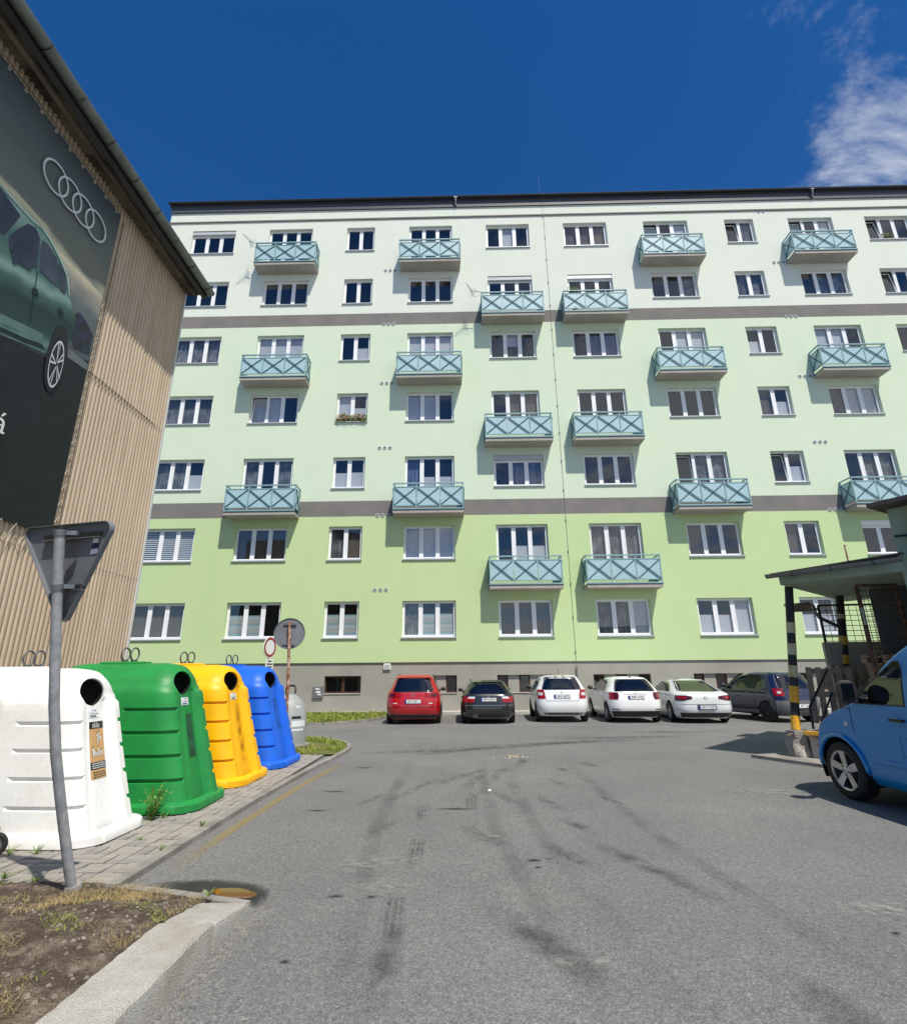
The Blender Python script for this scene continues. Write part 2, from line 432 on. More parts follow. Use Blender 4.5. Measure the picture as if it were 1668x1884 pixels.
# edging along the paving and round the grass island
edge = [(-2.64, 4.55), (-2.645, 5.5), (-2.645, 6.5), (-2.63, 7.5), (-2.60, 8.5), (-2.55, 9.5), (-2.48, 10.4), (-2.42, 11.2), (-2.385, 11.75), (-2.42, 12.3), (-2.56, 12.85), (-2.82, 13.35), (-3.2, 13.8), (-3.7, 14.15), (-4.3, 14.4), (-5.2, 14.6), (-6.4, 14.75), (-8.0, 14.85)]
for i in range(len(edge) - 1):
    a, b = Vector((*edge[i], 0.012)), Vector((*edge[i + 1], 0.012)); d = (b - a).normalized() * 0.004
    mb = MB().bar(a + d, b - d, 0.10, 0.075 + 0.004 * (i % 3))
    o = mb.build('kerb_stone', 'kerb_concrete', pav)
# grass island behind the paving
isl = [(x - 0.03 if i < 9 else x, y) for i, (x, y) in enumerate(edge)][7:]
isl_o = MB().poly([(-8.0, 11.26, 0.034)] + [(isl[0][0] - 0.03, 11.26, 0.034)] + [(x - 0.02, y - 0.02 if y > 13 else y, 0.034) for x, y in isl[1:]]).build('grass_island', 'grass_ground'); struct(isl_o)
# strip of grass along the facade with its own edging
strip = [(-14.0, 17.25), (-9.0, 17.45), (-5.6, 17.65), (-4.4, 17.85), (-3.6, 18.45), (-3.05, 19.3), (-2.78, 20.2), (-2.70, 21.72)]
gs = MB().poly([(x, y, 0.06) for x, y in strip] + [(-14.0, 21.75, 0.06)]).build('grass_strip', 'grass_ground'); struct(gs)
for i in range(len(strip) - 1):
    a, b = Vector((*strip[i], 0.02)), Vector((*strip[i + 1], 0.02)); n = max(1, int((b - a).length / 1.0))
    for k in range(n):
        p, q = a.lerp(b, k / n), a.lerp(b, (k + 1) / n); d = (q - p).normalized() * 0.006
        MB().bar(p + d, q - d, 0.09, 0.10 + 0.004 * (k % 2)).build('kerb_stone', 'kerb_concrete', gs)
# pale concrete strip at the wall's foot
mat('foot_strip', srgb(196, 192, 184), 0.9, var=0.25, vscale=2, fine=0.1, fscale=60)
fs = MB().box((-24, 21.78, -0.05), (26, D + 0.2, 0.10)).build('wall_foot_path', 'foot_strip'); struct(fs)
# drain line behind the parked cars
dl = MB().box((-3.4, 17.42, -0.02), (12, 17.50, 0.006)).build('drain_channel', 'kerb_concrete'); struct(dl)

# verge: bare soil mound behind the granite kerb
def soil_z(x, y):
    e = min(max((-1.80 - x) / 0.30, 0), 1); t = min(max((4.45 - y) / 0.85, 0), 1); t = t * t * (3 - 2 * t)
    return 0.030 + 0.118 * t + e * 0.03 * t + (0.3 + 0.7 * e) * 0.024 * mnoise.noise((x * 2.1, y * 2.1, 3.3)) + 0.011 * mnoise.noise((x * 8, y * 8, 1.3)) + 0.010 * mnoise.noise((x * 24, y * 24, 7.3))
_sz = soil_z
def soil_z(x, y):      # the soil runs up to just below the granite stones' tops
    k = interp(y, [1.0, 3.66, 3.68, 4.22, 4.6], [0.165, 0.160, 0.143, 0.053, 0.02]) - 0.006 + 0.003 * mnoise.noise((x * 24, y * 24, 7.3))
    e = min(max((-1.82 - x) / 0.22, 0), 1)
    return lerp(k, _sz(x, y), e * e * (3 - 2 * e))
def verge_y(x):    # far edge of the soil
    return interp(x, [-7, -4.6, -3.2, -2.75, -2.35, -1.9, -1.5], [4.72, 4.72, 4.66, 4.60, 4.52, 4.34, 4.20])
rows = []
NX, NY = 170, 130
for j in range(NY + 1):
    r = []
    for i in range(NX + 1):
        x = lerp(-6.4, -1.70, (i / NX) ** 0.8); ye = verge_y(x); y = lerp(1.0, ye, j / NY)
        x = min(x, -1.785)
        r.append((x, y, soil_z(x, y)))
    rows.append(r)
vg = MB().grid(rows).build('soil_verge', 'soil', smooth=True); struct(vg)
# concrete edging on the far side of the verge
for a, b in (((-2.56, 4.56), (-2.02, 4.42)), ((-2.01, 4.415), (-1.50, 4.255))):
    MB().bar((*a, 0.0), (*b, 0.0), 0.075, 0.075).build('kerb_stone', 'kerb_concrete', vg)
# granite kerb: rough long stones, the last one dropping to the road
def kerb_stone(y0, y1, z0, z1, xo=0.0, seed=0):
    rows = []
    n = max(6, int((y1 - y0) / 0.04))
    prof = [(-1.475, -0.05), (-1.475, 0.35), (-1.476, 0.75), (-1.480, 0.92), (-1.492, 1.0), (-1.56, 1.0), (-1.65, 1.0), (-1.74, 1.0), (-1.795, 0.99), (-1.81, 0.9), (-1.81, -0.05)]
    for i in range(n + 1):
        t = i / n; y = lerp(y0, y1, t); h = lerp(z0, z1, t)
        e = 0.012 if i in (0, n) else 0
        row = []
        for k, (x, zf) in enumerate(prof):
            dx = 0.007 * mnoise.noise((x * 18, y * 18, seed + zf * 3)) + 0.004 * mnoise.noise((x * 60, y * 60, seed))
            dz = 0.006 * mnoise.noise((x * 16, y * 16, seed + 9)) + 0.003 * mnoise.noise((x * 50, y * 50, seed + 4))
            row.append((x + xo + dx, y, (h - e) * zf + dz if zf > 0 else -0.05))
        rows.append(row)
    mb = MB().grid(rows)
    mb.f += [tuple(range(len(prof))), tuple(range(n * len(prof), (n + 1) * len(prof)))]
    return mb.build('kerb_stone', 'granite', vg, smooth=25)
kerb_stone(1.2, 2.62, 0.165, 0.165, 0, 1); kerb_stone(2.632, 3.66, 0.165, 0.16, 0.002, 2); kerb_stone(3.675, 4.22, 0.145, 0.055, 0.004, 3)

# ================================================================== APARTMENT BUILDING
mat('render_green', srgb(197, 217, 164), 0.9, col2=srgb(193, 214, 159), stretch=(1, 1, 0.7), vscale=0.8, bump=0.12, bscale=90, fine=0.03, fscale=70, spec=0.15)
mat('render_pale', srgb(214, 227, 203), 0.9, col2=srgb(210, 224, 198), stretch=(1, 1, 0.7), vscale=0.8, bump=0.12, bscale=90, fine=0.03, fscale=70, spec=0.15)
mat('render_white', srgb(225, 230, 219), 0.9, col2=srgb(221, 227, 214), stretch=(1, 1, 0.7), vscale=0.8, bump=0.12, bscale=90, fine=0.03, fscale=70, spec=0.15)
mat('render_grey', srgb(134, 130, 126), 0.9, col2=srgb(122, 119, 116), vscale=0.9, bump=0.12, bscale=90, fine=0.05, fscale=70, spec=0.15)
mat('plinth_grey', srgb(165, 162, 152), 0.9, col2=srgb(150, 148, 140), vscale=0.6, bump=0.15, bscale=120, fine=0.06, fscale=90, spec=0.15)
mat('roof_dark', srgb(58, 60, 66), 0.5, 0.1, var=0.25, vscale=3)
mat('fascia', srgb(72, 74, 84), 0.55, var=0.12, vscale=2)
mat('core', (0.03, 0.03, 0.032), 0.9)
mat('teal_panel', srgb(172, 203, 209), 0.45, var=0.07, vscale=1.2)
mat('teal_frame', srgb(140, 174, 180), 0.4)
mat('teal_dark', srgb(50, 92, 94), 0.45)
mat('slab_concrete', srgb(176, 170, 162), 0.9, var=0.18, vscale=2, fine=0.06, fscale=60)
mat('sill_metal', srgb(196, 199, 204), 0.45, 0.2)
mat('sill_dark', srgb(118, 120, 122), 0.5)
mat('shutter_box', srgb(188, 190, 194), 0.45)
mat('brown_wood', srgb(84, 52, 36), 0.6, var=0.35, vscale=6)
mat('blind_grey', srgb(196, 199, 200), 0.8, var=0.08, vscale=2)
mat('blind_lilac', srgb(190, 184, 196), 0.8)
mat('blind_white', srgb(222, 228, 228), 0.7)
mat('curtain_dark', srgb(108, 98, 88), 0.9, var=0.2, vscale=3, stretch=(6, 1, 0.4))
mat('curtain_blue', srgb(112, 126, 156), 0.9, col2=srgb(66, 76, 104), vscale=2.2, stretch=(7, 1, 0.3), fac=(0.4, 0.6))
def net_mat():
    m = mat('net_curtain', srgb(214, 216, 214), 0.9, col2=srgb(150, 154, 156), vscale=2.4, stretch=(8, 1, 0.4), fac=(0.4, 0.6))
    n = m.node_tree.nodes.new('ShaderNodeTexNoise'); n.inputs['Scale'].default_value = 2.5; n.inputs['Detail'].default_value = 3
    c = m.node_tree.nodes.new('ShaderNodeTexCoord'); m.node_tree.links.new(c.outputs['Object'], n.inputs['Vector'])
    r = m.node_tree.nodes.new('ShaderNodeMapRange'); r.inputs['From Min'].default_value = 0.4; r.inputs['From Max'].default_value = 0.65; r.inputs['To Min'].default_value = 0.22; r.inputs['To Max'].default_value = 0.48
    m.node_tree.links.new(n.outputs['Fac'], r.inputs['Value']); m.node_tree.links.new(r.outputs[0], m.node_tree.nodes['Principled BSDF'].inputs['Alpha'])
net_mat()
def stripe_mat():
    m = mat('stripe_blind', (0.5, 0.5, 0.5), 0.8); nt = m.node_tree; N = nt.nodes
    c = N.new('ShaderNodeTexCoord'); s = N.new('ShaderNodeSeparateXYZ'); nt.links.new(c.outputs['Object'], s.inputs[0])
    a = N.new('ShaderNodeMath'); a.operation = 'MULTIPLY'; a.inputs[1].default_value = 2.6; nt.links.new(s.outputs['Z'], a.inputs[0])
    f = N.new('ShaderNodeMath'); f.operation = 'FRACT'; nt.links.new(a.outputs[0], f.inputs[0])
    r = N.new('ShaderNodeValToRGB'); e = r.color_ramp.elements; e[0].position = 0; e[0].color = (*srgb(176, 190, 188), 1); e[1].position = 1; e[1].color = (*srgb(176, 190, 188), 1)
    for p, col in ((0.25, (128, 166, 168)), (0.5, (186, 172, 160)), (0.7, (150, 176, 170)), (0.85, (192, 180, 170))):
        x = e.new(p); x.color = (*srgb(*col), 1)
    nt.links.new(f.outputs[0], r.inputs[0]); nt.links.new(r.outputs[0], N['Principled BSDF'].inputs['Base Color'])
stripe_mat()
glass('window_glass', (0.86, 0.88, 0.92))
glass('car_glass', (0.16, 0.17, 0.18), base=0.09)

apt = thing('apartment_building', 'seven-storey apartment block with pale green render and grey bands', 'building', (0, D, 0))
UL, UR = -15.36, 26.0
COLS = dict(A=(-14.04, -11.70), B=(-9.90, -7.58), C=(-5.75, -4.27), D=(-2.45, -0.19), E=(1.60, 3.86), F=(5.66, 7.93), G=(9.86, 12.17), H=(14.10, 15.60), I=(17.40, 19.68), J=(21.36, 23.64))
BAL = dict(B=(-10.22, -7.12), D=(-2.86, 0.20), E=(1.22, 4.24), F=(5.22, 8.30), G=(9.38, 12.46), I=(16.84, 19.90))
BROWS = dict(B=(7, 5, 3), D=(7, 5, 3), E=(6, 4, 2), F=(6, 4, 2), G=(7, 5, 3), I=(7, 5, 3))
ztop = lambda k: 4.469 + 3.3 * (k - 1)
SPEC = {
 'A': {7: 'ddd', 6: 'ddd', 5: 'nnn', 4: 'nnn', 3: 'nnh', 2: 'www', 1: 'ccc'},
 'B': {7: 'ddd', 6: 'ddd', 5: 'ggg', 4: 'ggd', 3: 'ndn', 2: 'ccc', 1: 'ssd'},
 'C': {7: 'dd', 6: 'dd', 5: 'dh', 4: 'gh', 3: 'hh', 2: 'nc', 1: 'ss'},
 'D': {7: 'ddd', 6: 'ddd', 5: 'ggg', 4: 'ggd', 3: 'bhh', 2: 'ggg', 1: 'nss'},
 'E': {7: 'dgd', 6: 'ddd', 5: 'dud', 4: 'dcc', 3: 'dbb', 2: 'dhh', 1: 'ccc'},
 'F': {7: 'ccc', 6: 'ddd', 5: 'dbb', 4: 'ddd', 3: 'ddd', 2: 'nnn', 1: 'nng'},
 'G': {7: 'gdg', 6: 'ddn', 5: 'dgg', 4: 'ddd', 3: 'dnn', 2: 'cdd', 1: 'hhg'},
 'H': {7: 'dn', 6: 'nn', 5: 'hd', 4: 'ch', 3: 'dh', 2: 'cd', 1: 'hh'},
 'I': {7: 'gdg', 6: 'dnn', 5: 'ggd', 4: 'cgg', 3: 'dnn', 2: 'ddd'},
 'J': {7: 'ddd', 6: 'ddd', 5: 'ddd', 4: 'ggd'}}
BOXES = {('A', 7): 'shutter_box', ('E', 6): 'shutter_box', ('F', 6): 'frame_white', ('E', 3): 'shutter_box', ('I', 2): 'frame_white'}
TILT = {('G', 7): 0, ('I', 7): 0, ('H', 7): 0, ('H', 3): 0, ('G', 3): 0, ('J', 7): 0, ('J', 6): 0, ('B', 4): 0}
openings = []
for c, rows_ in SPEC.items():
    for k in rows_:
        u0, u1 = COLS[c]; t = ztop(k); door = c in BROWS and k in BROWS[c]
        openings.append((u0, u1, t - (2.05 if door else 1.50), t, c, k, door))
BASE = [(-5.58, -4.08, 'C'), (-2.40, -0.18, 'D'), (1.46, 3.68, 'E'), (5.34, 7.64, 'F'), (9.36, 11.63, 'G'), (13.5, 15.75, 'H')]
bopen = [(a, b, 0.78, 1.45) for a, b, _ in BASE]
def wall_grid(u0, u1, z0, z1, y, ops, depth):
    """wall skin with real openings and their reveals"""
    ops = [o for o in ops if o[0] < u1 and o[1] > u0 and o[2] < z1 and o[3] > z0]
    us = sorted({u0, u1, *[max(u0, o[0]) for o in ops], *[min(u1, o[1]) for o in ops]}); zs = sorted({z0, z1, *[max(z0, o[2]) for o in ops], *[min(z1, o[3]) for o in ops]})
    mb = MB()
    for i in range(len(us) - 1):
        for j in range(len(zs) - 1):
            cu, cz = (us[i] + us[i + 1]) / 2, (zs[j] + zs[j + 1]) / 2
            if any(o[0] < cu < o[1] and o[2] < cz < o[3] for o in ops): continue
            mb.poly([(us[i], y, zs[j]), (us[i + 1], y, zs[j]), (us[i + 1], y, zs[j + 1]), (us[i], y, zs[j + 1])])
    for o in ops:
        a, b, c, d = o[:4]; e = y + depth
        mb.poly([(a, y, c), (a, y, d), (a, e, d), (a, e, c)]); mb.poly([(b, y, c), (b, e, c), (b, e, d), (b, y, d)])
        mb.poly([(a, y, d), (b, y, d), (b, e, d), (a, e, d)]); mb.poly([(a, y, c), (a, e, c), (b, e, c), (b, y, c)])
    return mb
REV = 0.26
for nm, z0, z1, m_ in (('wall', 1.97, 8.22, 'render_green'), ('wall', 8.945, 18.16, 'render_pale'), ('wall', 18.855, 25.50, 'render_white')):
    wall_grid(UL, UR, z0, z1, D, openings, REV).build(nm, m_, apt, fix=False)
for z0, z1 in ((8.22, 8.945), (18.16, 18.855)):
    MB().poly([(UL, D, z0), (UR, D, z0), (UR, D, z1), (UL, D, z1)]).build('band', 'render_grey', apt, fix=False)
wall_grid(UL + 0.06, UR, 0.02, 1.97, D + 0.06, bopen, 0.22).build('plinth', 'plinth_grey', apt, fix=False)
MB().poly([(UL, D, 1.97), (UR, D, 1.97), (UR, D + 0.062, 1.97), (UL, D + 0.062, 1.97)]).build('base_profile', 'sill_dark', apt, fix=False)
# side wall, core and roof
MB().box((UL + 0.002, D + 0.002, 1.9), (UL + 0.3, D + 11, 25.5)).build('side_wall', 'render_pale', apt)
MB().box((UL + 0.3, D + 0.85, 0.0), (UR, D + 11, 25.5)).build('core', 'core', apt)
MB().box((UL - 0.02, D - 0.055, 24.79), (UR, D - 0.001, 24.86)).build('string_course', 'render_grey', apt)
MB().box((UL - 0.03, D - 0.07, 25.46), (UR, D - 0.002, 25.86)).build('cornice', 'fascia', apt)
MB().prism([(UL - 0.10, D - 0.13, 25.90), (UL - 0.10, D - 0.05, 25.87), (UL - 0.10, D + 0.6, 25.87), (UL - 0.10, D + 0.6, 26.16), (UL - 0.10, D - 0.13, 26.0)], (UR - UL + 0.1, 0, 0)).build('eave', 'roof_dark', apt)
rows = []
nW = 380
for j in range(2):
    rows.append([(lerp(UL - 0.12, UR, i / nW), D - 0.17 + j * 5.5, 26.06 + j * 2.2 + 0.022 * abs(sin(i * pi / 2.0 + 0.3))) for i in range(nW + 1)])
MB().grid(rows).build('roof', 'roof_dark', apt, smooth=40)
gp = []
rows = []
for i in range(2):
    x = UL - 0.14 if i == 0 else UR
    rows.append([(x, D - 0.20 + 0.075 * cos(a), 26.02 + 0.075 * sin(a)) for a in [pi + k * pi / 10 for k in range(11)]] + [(x, D - 0.20 + 0.066 * cos(a), 26.02 + 0.066 * sin(a)) for a in [2 * pi - k * pi / 10 for k in range(11)]])
MB().grid(rows).build('gutter', 'roof_dark', apt, smooth=40)
for x in (0.02, 18.9):
    mb = MB().tube([(x, D - 0.20, 25.96), (x, D - 0.20, 25.80), (x, D - 0.14, 25.66), (x, D - 0.08, 25.52)], 0.05, 10)
    mb.box((x - 0.09, D - 0.265, 25.91), (x + 0.09, D - 0.135, 25.97))
    mb.build('gutter_outlet', 'zinc', apt, smooth=40)
for i in range(16):
    x = UL + 0.6 + i * 2.55
    MB().bar((x, D - 0.28, 26.02), (x, D - 0.10, 25.94), 0.03, 0.012).build('gutter_bracket', 'roof_dark', apt)

# windows: frame mesh with panes, blinds and sill as its children
pane_n = 0
def window(u0, u1, z0, z1, spec, box=None, door=False, tilt=None, y=D):
    n = len(spec); fy0, fy1 = y + 0.15, y + 0.215
    mb = MB()
    top = z1
    if box: top = z1 - 0.22
    b = 0.055
    mb.box((u0 + 0.001, fy0, z0 + b), (u0 + b, fy1, top)); mb.box((u1 - b, fy0, z0 + b), (u1 - 0.001, fy1, top))
    mb.box((u0 + 0.001, fy0, z0 + 0.001), (u1 - 0.001, fy1, z0 + b)); mb.box((u0 + b, fy0, top - b), (u1 - b, fy1, top - 0.001))
    wP = (u1 - u0 - 2 * b) / n; mu = 0.045
    panes = []
    for i in range(n):
        a, e = u0 + b + wP * i, u0 + b + wP * (i + 1)
        if i: mb.box((a - mu, fy0 - 0.002, z0 + b), (a + mu, fy1 - 0.002, top - b))
        panes.append((a + (mu if i else 0), e - (mu if i < n - 1 else 0)))
    w = mb.build('window', 'frame_white', apt)
    s = 0.048
    for i, (a, e) in enumerate(panes):
        za, zb = z0 + b, top - b
        sy0, sy1 = y + 0.142, y + 0.195
        sb = MB()
        dz = 0
        def sash(mb_, yy):
            mb_.box((a, yy, za), (a + s, yy + 0.05, zb)); mb_.box((e - s, yy, za), (e, yy + 0.05, zb)); mb_.box((a + s, yy, za), (e - s, yy + 0.05, za + s)); mb_.box((a + s, yy, zb - s), (e - s, yy + 0.05, zb))
        if tilt == i:
            # bottom-hung sash leaning into the room
            sash(sb, y + 0.16)
            for k, (vx, vy, vz) in enumerate(sb.v): sb.v[k] = (vx, vy + 0.16 * (vz - za) / (zb - za), vz - 0.01 * (vz - za))
            sb.build('sash', 'frame_white', w)
            MB().poly([(a + s, y + 0.19, za + s), (e - s, y + 0.19, za + s), (e - s, y + 0.335, zb - s), (a + s, y + 0.335, zb - s)]).build('pane', 'window_glass', w, fix=False)
        else:
            sash(sb, sy0)
            sb.build('sash', 'frame_white', w)
            MB().poly([(a + s - 0.004, y + 0.178, za + s - 0.004), (e - s + 0.004, y + 0.178, za + s - 0.004), (e - s + 0.004, y + 0.178, zb - s + 0.004), (a + s - 0.004, y + 0.178, zb - s + 0.004)]).build('pane', 'window_glass', w, fix=False)
        by = y + 0.36 if tilt == i else y + 0.25
        c = spec[i]; H = zb - za
        jit = random.uniform(-0.05, 0.05)
        if c == 'g': MB().box((a - 0.02, by, za - 0.02), (e + 0.02, by + 0.008, zb + 0.02)).build('roller_blind', 'blind_grey', w)
        elif c == 'h': MB().box((a - 0.02, by, za - 0.02), (e + 0.02, by + 0.008, za + H * 0.55 + jit * 0.3)).build('roller_blind', 'blind_grey', w)
        elif c == 'u': MB().box((a - 0.02, by, za + H * 0.52), (e + 0.02, by + 0.008, zb + 0.02)).build('roller_blind', 'blind_lilac', w)
        elif c == 's': MB().box((a - 0.02, by, za - 0.02), (e + 0.02, by + 0.008, za + H * 0.66)).build('roller_blind', 'stripe_blind', w)
        elif c == 'w':
            for k in range(15):
                zc = za + (k + 0.5) * H / 15
                MB().bar((a + 0.01, by, zc), (e - 0.01, by, zc), 0.035, 0.055, (0, -1, 0.25)).build('slat', 'blind_white', w)
        elif c in 'ncb':
            nn = 26; rws = []
            ph = random.random() * 6
            for zr in (za - 0.02, zb + 0.02):
                rws.append([(lerp(a - 0.01, e + 0.01, k / nn), by + 0.05 + 0.022 * sin(k * 1.7 + ph) + 0.012 * sin(k * 0.6 + ph), zr) for k in range(nn + 1)])
            MB().grid(rws).build('curtain', {'n': 'net_curtain', 'c': 'curtain_dark', 'b': 'curtain_blue'}[c], w, smooth=True, fix=False)
    if box: MB().cbox((u0 + 0.002, y + 0.03, top), (u1 - 0.002, y + 0.22, z1 - 0.002), 0.02).build('shutter_box', box, w)
    if not door:
        MB().prism([(u0 - 0.03, y - 0.065, z0 - 0.045), (u0 - 0.03, y - 0.065, z0 - 0.005), (u0 - 0.03, y + 0.15, z0 + 0.018), (u0 - 0.03, y + 0.15, z0 - 0.045)], (u1 - u0 + 0.06, 0, 0)).build('sill', 'sill_metal', w)
    return w
for u0, u1, z0, z1, c, k, door in openings:
    window(u0, u1, z0, z1, SPEC[c][k], BOXES.get((c, k)), door, TILT.get((c, k)))
# cellar windows
for a, b, c in BASE:
    segs = [(a, a + (b - a) * 0.5, 1), (a + (b - a) * 0.5, b, 1)] if c == 'C' else [(a + (b - a) * i / 5, a + (b - a) * (i + 1) / 5, (i + 1) % 2) for i in range(5)]
    for s0, s1, isw in segs:
        y = D + 0.06
        if isw:
            mb = MB(); w = 0.06
            mb.box((s0 + 0.003, y + 0.14, 0.782), (s0 + w, y + 0.20, 1.448)); mb.box((s1 - w, y + 0.14, 0.782), (s1 - 0.003, y + 0.20, 1.448)); mb.box((s0 + w, y + 0.14, 0.782), (s1 - w, y + 0.20, 0.782 + w)); mb.box((s0 + w, y + 0.14, 1.448 - w), (s1 - w, y + 0.20, 1.448))
            wo = mb.build('cellar_window', 'brown_wood', apt)
            MB().poly([(s0 + w - 0.003, y + 0.17, 0.84), (s1 - w + 0.003, y + 0.17, 0.84), (s1 - w + 0.003, y + 0.17, 1.39), (s0 + w - 0.003, y + 0.17, 1.39)]).build('pane', 'window_glass', wo, fix=False)
        else:
            MB().box((s0 + 0.001, y + 0.10, 0.781), (s1 - 0.001, y + 0.21, 1.449)).build('infill_panel', 'plinth_grey', apt)
    MB().box((a, D + 0.025, 0.752), (b, D + 0.20, 0.779)).build('cellar_sill', 'foot_strip', apt)

# balconies
def balcony(u0, u1, top):
    s0 = top - 2.80; dpt = 0.72; yf = D - dpt
    slab = MB().prism([(u0, D - 0.001, s0 - 0.13), (u0, yf, s0 - 0.13), (u0, yf, s0), (u0, D - 0.001, s0)], (u1 - u0, 0, 0)).build('balcony', 'slab_concrete', apt)
    MB().box((u0 - 0.01, yf - 0.02, s0 + 0.001), (u1 + 0.01, D - 0.003, s0 + 0.03)).build('drip_edge', 'teal_dark', slab)
    zb, zt, zr = s0 + 0.20, s0 + 1.05, s0 + 1.24
    fr = MB()
    t = 0.045
    xs = [u0 + (u1 - u0) * i / 3 for i in range(4)]; xs[0] += t / 2; xs[3] -= t / 2
    for i, x in enumerate(xs): fr.box((x - t / 2, yf - 0.02, s0 + 0.03), (x + t / 2, yf + 0.02, zr - 0.05))
    for x in (u0 + t / 2, u1 - t / 2): fr.box((x - t / 2, D - 0.06, s0 + 0.03), (x + t / 2, D - 0.02, zr - 0.05))
    fr.box((u0 - 0.01, yf - 0.035, zr - 0.05), (u1 + 0.01, yf + 0.035, zr))
    for x in (u0 + t / 2, u1 - t / 2): fr.box((x - 0.03, yf + 0.036, zr - 0.05), (x + 0.03, D - 0.002, zr))
    for z in (zb, zt):
        fr.box((u0 + t, yf - 0.018, z - 0.02), (u1 - t, yf + 0.018, z + 0.02))
        for x in (u0 + t / 2, u1 - t / 2): fr.box((x - 0.018, yf + 0.021, z - 0.02), (x + 0.018, D - 0.061, z + 0.02))
    fr.box((u0 - 0.012, yf - 0.03, s0 + 0.031), (u1 + 0.012, yf + 0.03, s0 + 0.085))
    fr.build('railing', 'teal_frame', slab)
    for i in range(3):
        a, b = xs[i] + t / 2 + 0.012, xs[i + 1] - t / 2 - 0.012
        MB().box((a, yf - 0.006, zb + 0.022), (b, yf + 0.006, zt - 0.022)).build('panel', 'teal_panel', slab)
        MB().bar((a, yf - 0.024, zb + 0.03), (b, yf - 0.024, zt - 0.03), 0.024, 0.03, (0, 1, 0)).build('brace', 'teal_dark', slab)
        MB().bar((a, yf - 0.040, zt - 0.03), (b, yf - 0.040, zb + 0.03), 0.024, 0.036, (0, 1, 0)).build('brace', 'teal_dark', slab)
    for x, sg in ((u0 + t / 2, -1), (u1 - t / 2, 1)):
        MB().box((x - 0.006, yf + 0.03, zb + 0.022), (x + 0.006, D - 0.07, zt - 0.022)).build('panel', 'teal_panel', slab)
        MB().bar((x + sg * 0.024, yf + 0.03, zb + 0.03), (x + sg * 0.024, D - 0.07, zt - 0.03), 0.024, 0.03, (1, 0, 0)).build('brace', 'teal_dark', slab)
        MB().bar((x + sg * 0.040, yf + 0.03, zt - 0.03), (x + sg * 0.040, D - 0.07, zb + 0.03), 0.024, 0.03, (1, 0, 0)).build('brace', 'teal_dark', slab)
for c, rws in BROWS.items():
    for k in rws: balcony(*BAL[c], ztop(k))
# round vents in threes beside the bathroom windows
def vents(u, z, n=3, ring=True):
    for i in range(n):
        mb = MB().lathe((u + i * 0.24, D, z), (0, -1, 0), [(0.085, 0.0), (0.085, 0.02), (0.07, 0.026), (0.055, 0.026), (0.05, 0.006)], 16, close=False)
        v = mb.build('vent', 'blind_grey', apt, smooth=40)
        MB().lathe((u + i * 0.24, D - 0.005, z), (0, -1, 0), [(0.055, 0), (0.055, 0.002)], 14).build('vent_grille', 'sill_dark', v)
for z in (4.95, 8.25, 11.51, 14.88, 18.2, 21.45): vents(-3.63, z)
for z in (8.25, 11.48, 14.87, 18.2, 21.45): vents(16.2, z)
vents(16.0, 24.72, 2)
# lightning conductor down the joint between the two halves
mb = MB().tube([(4.68, D - 0.02, 1.2), (4.68, D - 0.02, 24.7), (4.68, D - 0.10, 24.9), (4.68, D - 0.11, 25.8), (4.68, D - 0.30, 25.98), (4.68, D - 0.30, 26.1), (4.68, D + 0.4, 26.35), (4.64, D + 0.4, 28.0)], 0.006, 6)
cnd = mb.build('lightning_conductor', 'zinc', apt)
for i in range(17): MB().box((4.655, D - 0.05, 2.3 + i * 1.4), (4.70, D - 0.001, 2.36 + i * 1.4)).build('clip', 'sill_dark', cnd)
MB().tube([(4.68, D - 0.02, 0.1), (4.68, D - 0.02, 1.75)], 0.028, 8).build('conductor_guard', 'zinc', apt)
# meter box and vent cover on the plinth
bx = MB().cbox((-6.0, D - 0.02, 0.62), (-5.58, D + 0.06, 1.06), 0.01).build('meter_box', 'sill_dark', apt)
MB().box((-5.95, D - 0.028, 0.67), (-5.63, D - 0.021, 1.02)).build('meter_door', 'zinc', bx)
for a, b, c, d in ((-5.90, 0.93, 0.18, 0.06), (-5.86, 0.80, 0.18, 0.08), (-5.80, 0.72, 0.16, 0.05)):
    MB().box((a, D - 0.033, b), (a + c, D - 0.029, b + d)).build('notice', 'paint_white', bx)
vb = MB().cbox((-3.16, D - 0.02, 1.69), (-2.88, D + 0.06, 1.925), 0.02).build('vent_cover', 'frame_white', apt)
for i in range(6): MB().box((-3.13, D - 0.03, 1.72 + i * 0.032), (-2.91, D - 0.021, 1.735 + i * 0.032)).build('louvre', 'blind_grey', vb)
MB().box((UR, D + 0.001, 0.0), (UR + 0.3, D + 11, 25.5)).build('side_wall', 'render_pale', apt)  # out-of-view end wall, added to keep light out of the hollow block

# ================================================================== HALL ON THE LEFT
mat('cladding', srgb(198, 180, 157), 0.7, col2=srgb(180, 161, 138), vscale=1.1, fac=(0.4, 0.7), stretch=(1, 6, 0.5), fine=0.06, fscale=50, spec=0.3)
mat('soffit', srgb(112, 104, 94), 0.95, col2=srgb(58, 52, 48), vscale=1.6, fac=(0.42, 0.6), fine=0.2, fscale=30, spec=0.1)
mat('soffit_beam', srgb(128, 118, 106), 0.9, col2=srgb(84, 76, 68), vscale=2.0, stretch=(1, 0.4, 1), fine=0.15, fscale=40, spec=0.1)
mat('gutter_zinc', srgb(128, 134, 130), 0.5, 0.35, var=0.3, vscale=2.4)
mat('trim_light', srgb(206, 206, 204), 0.5)
XW, YC = -6.5, 10.46
hall = thing('corrugated_hall', 'tall hall clad in beige corrugated sheets beside the recycling containers', 'building', (XW, YC, 0))
per, amp = 0.095, 0.036
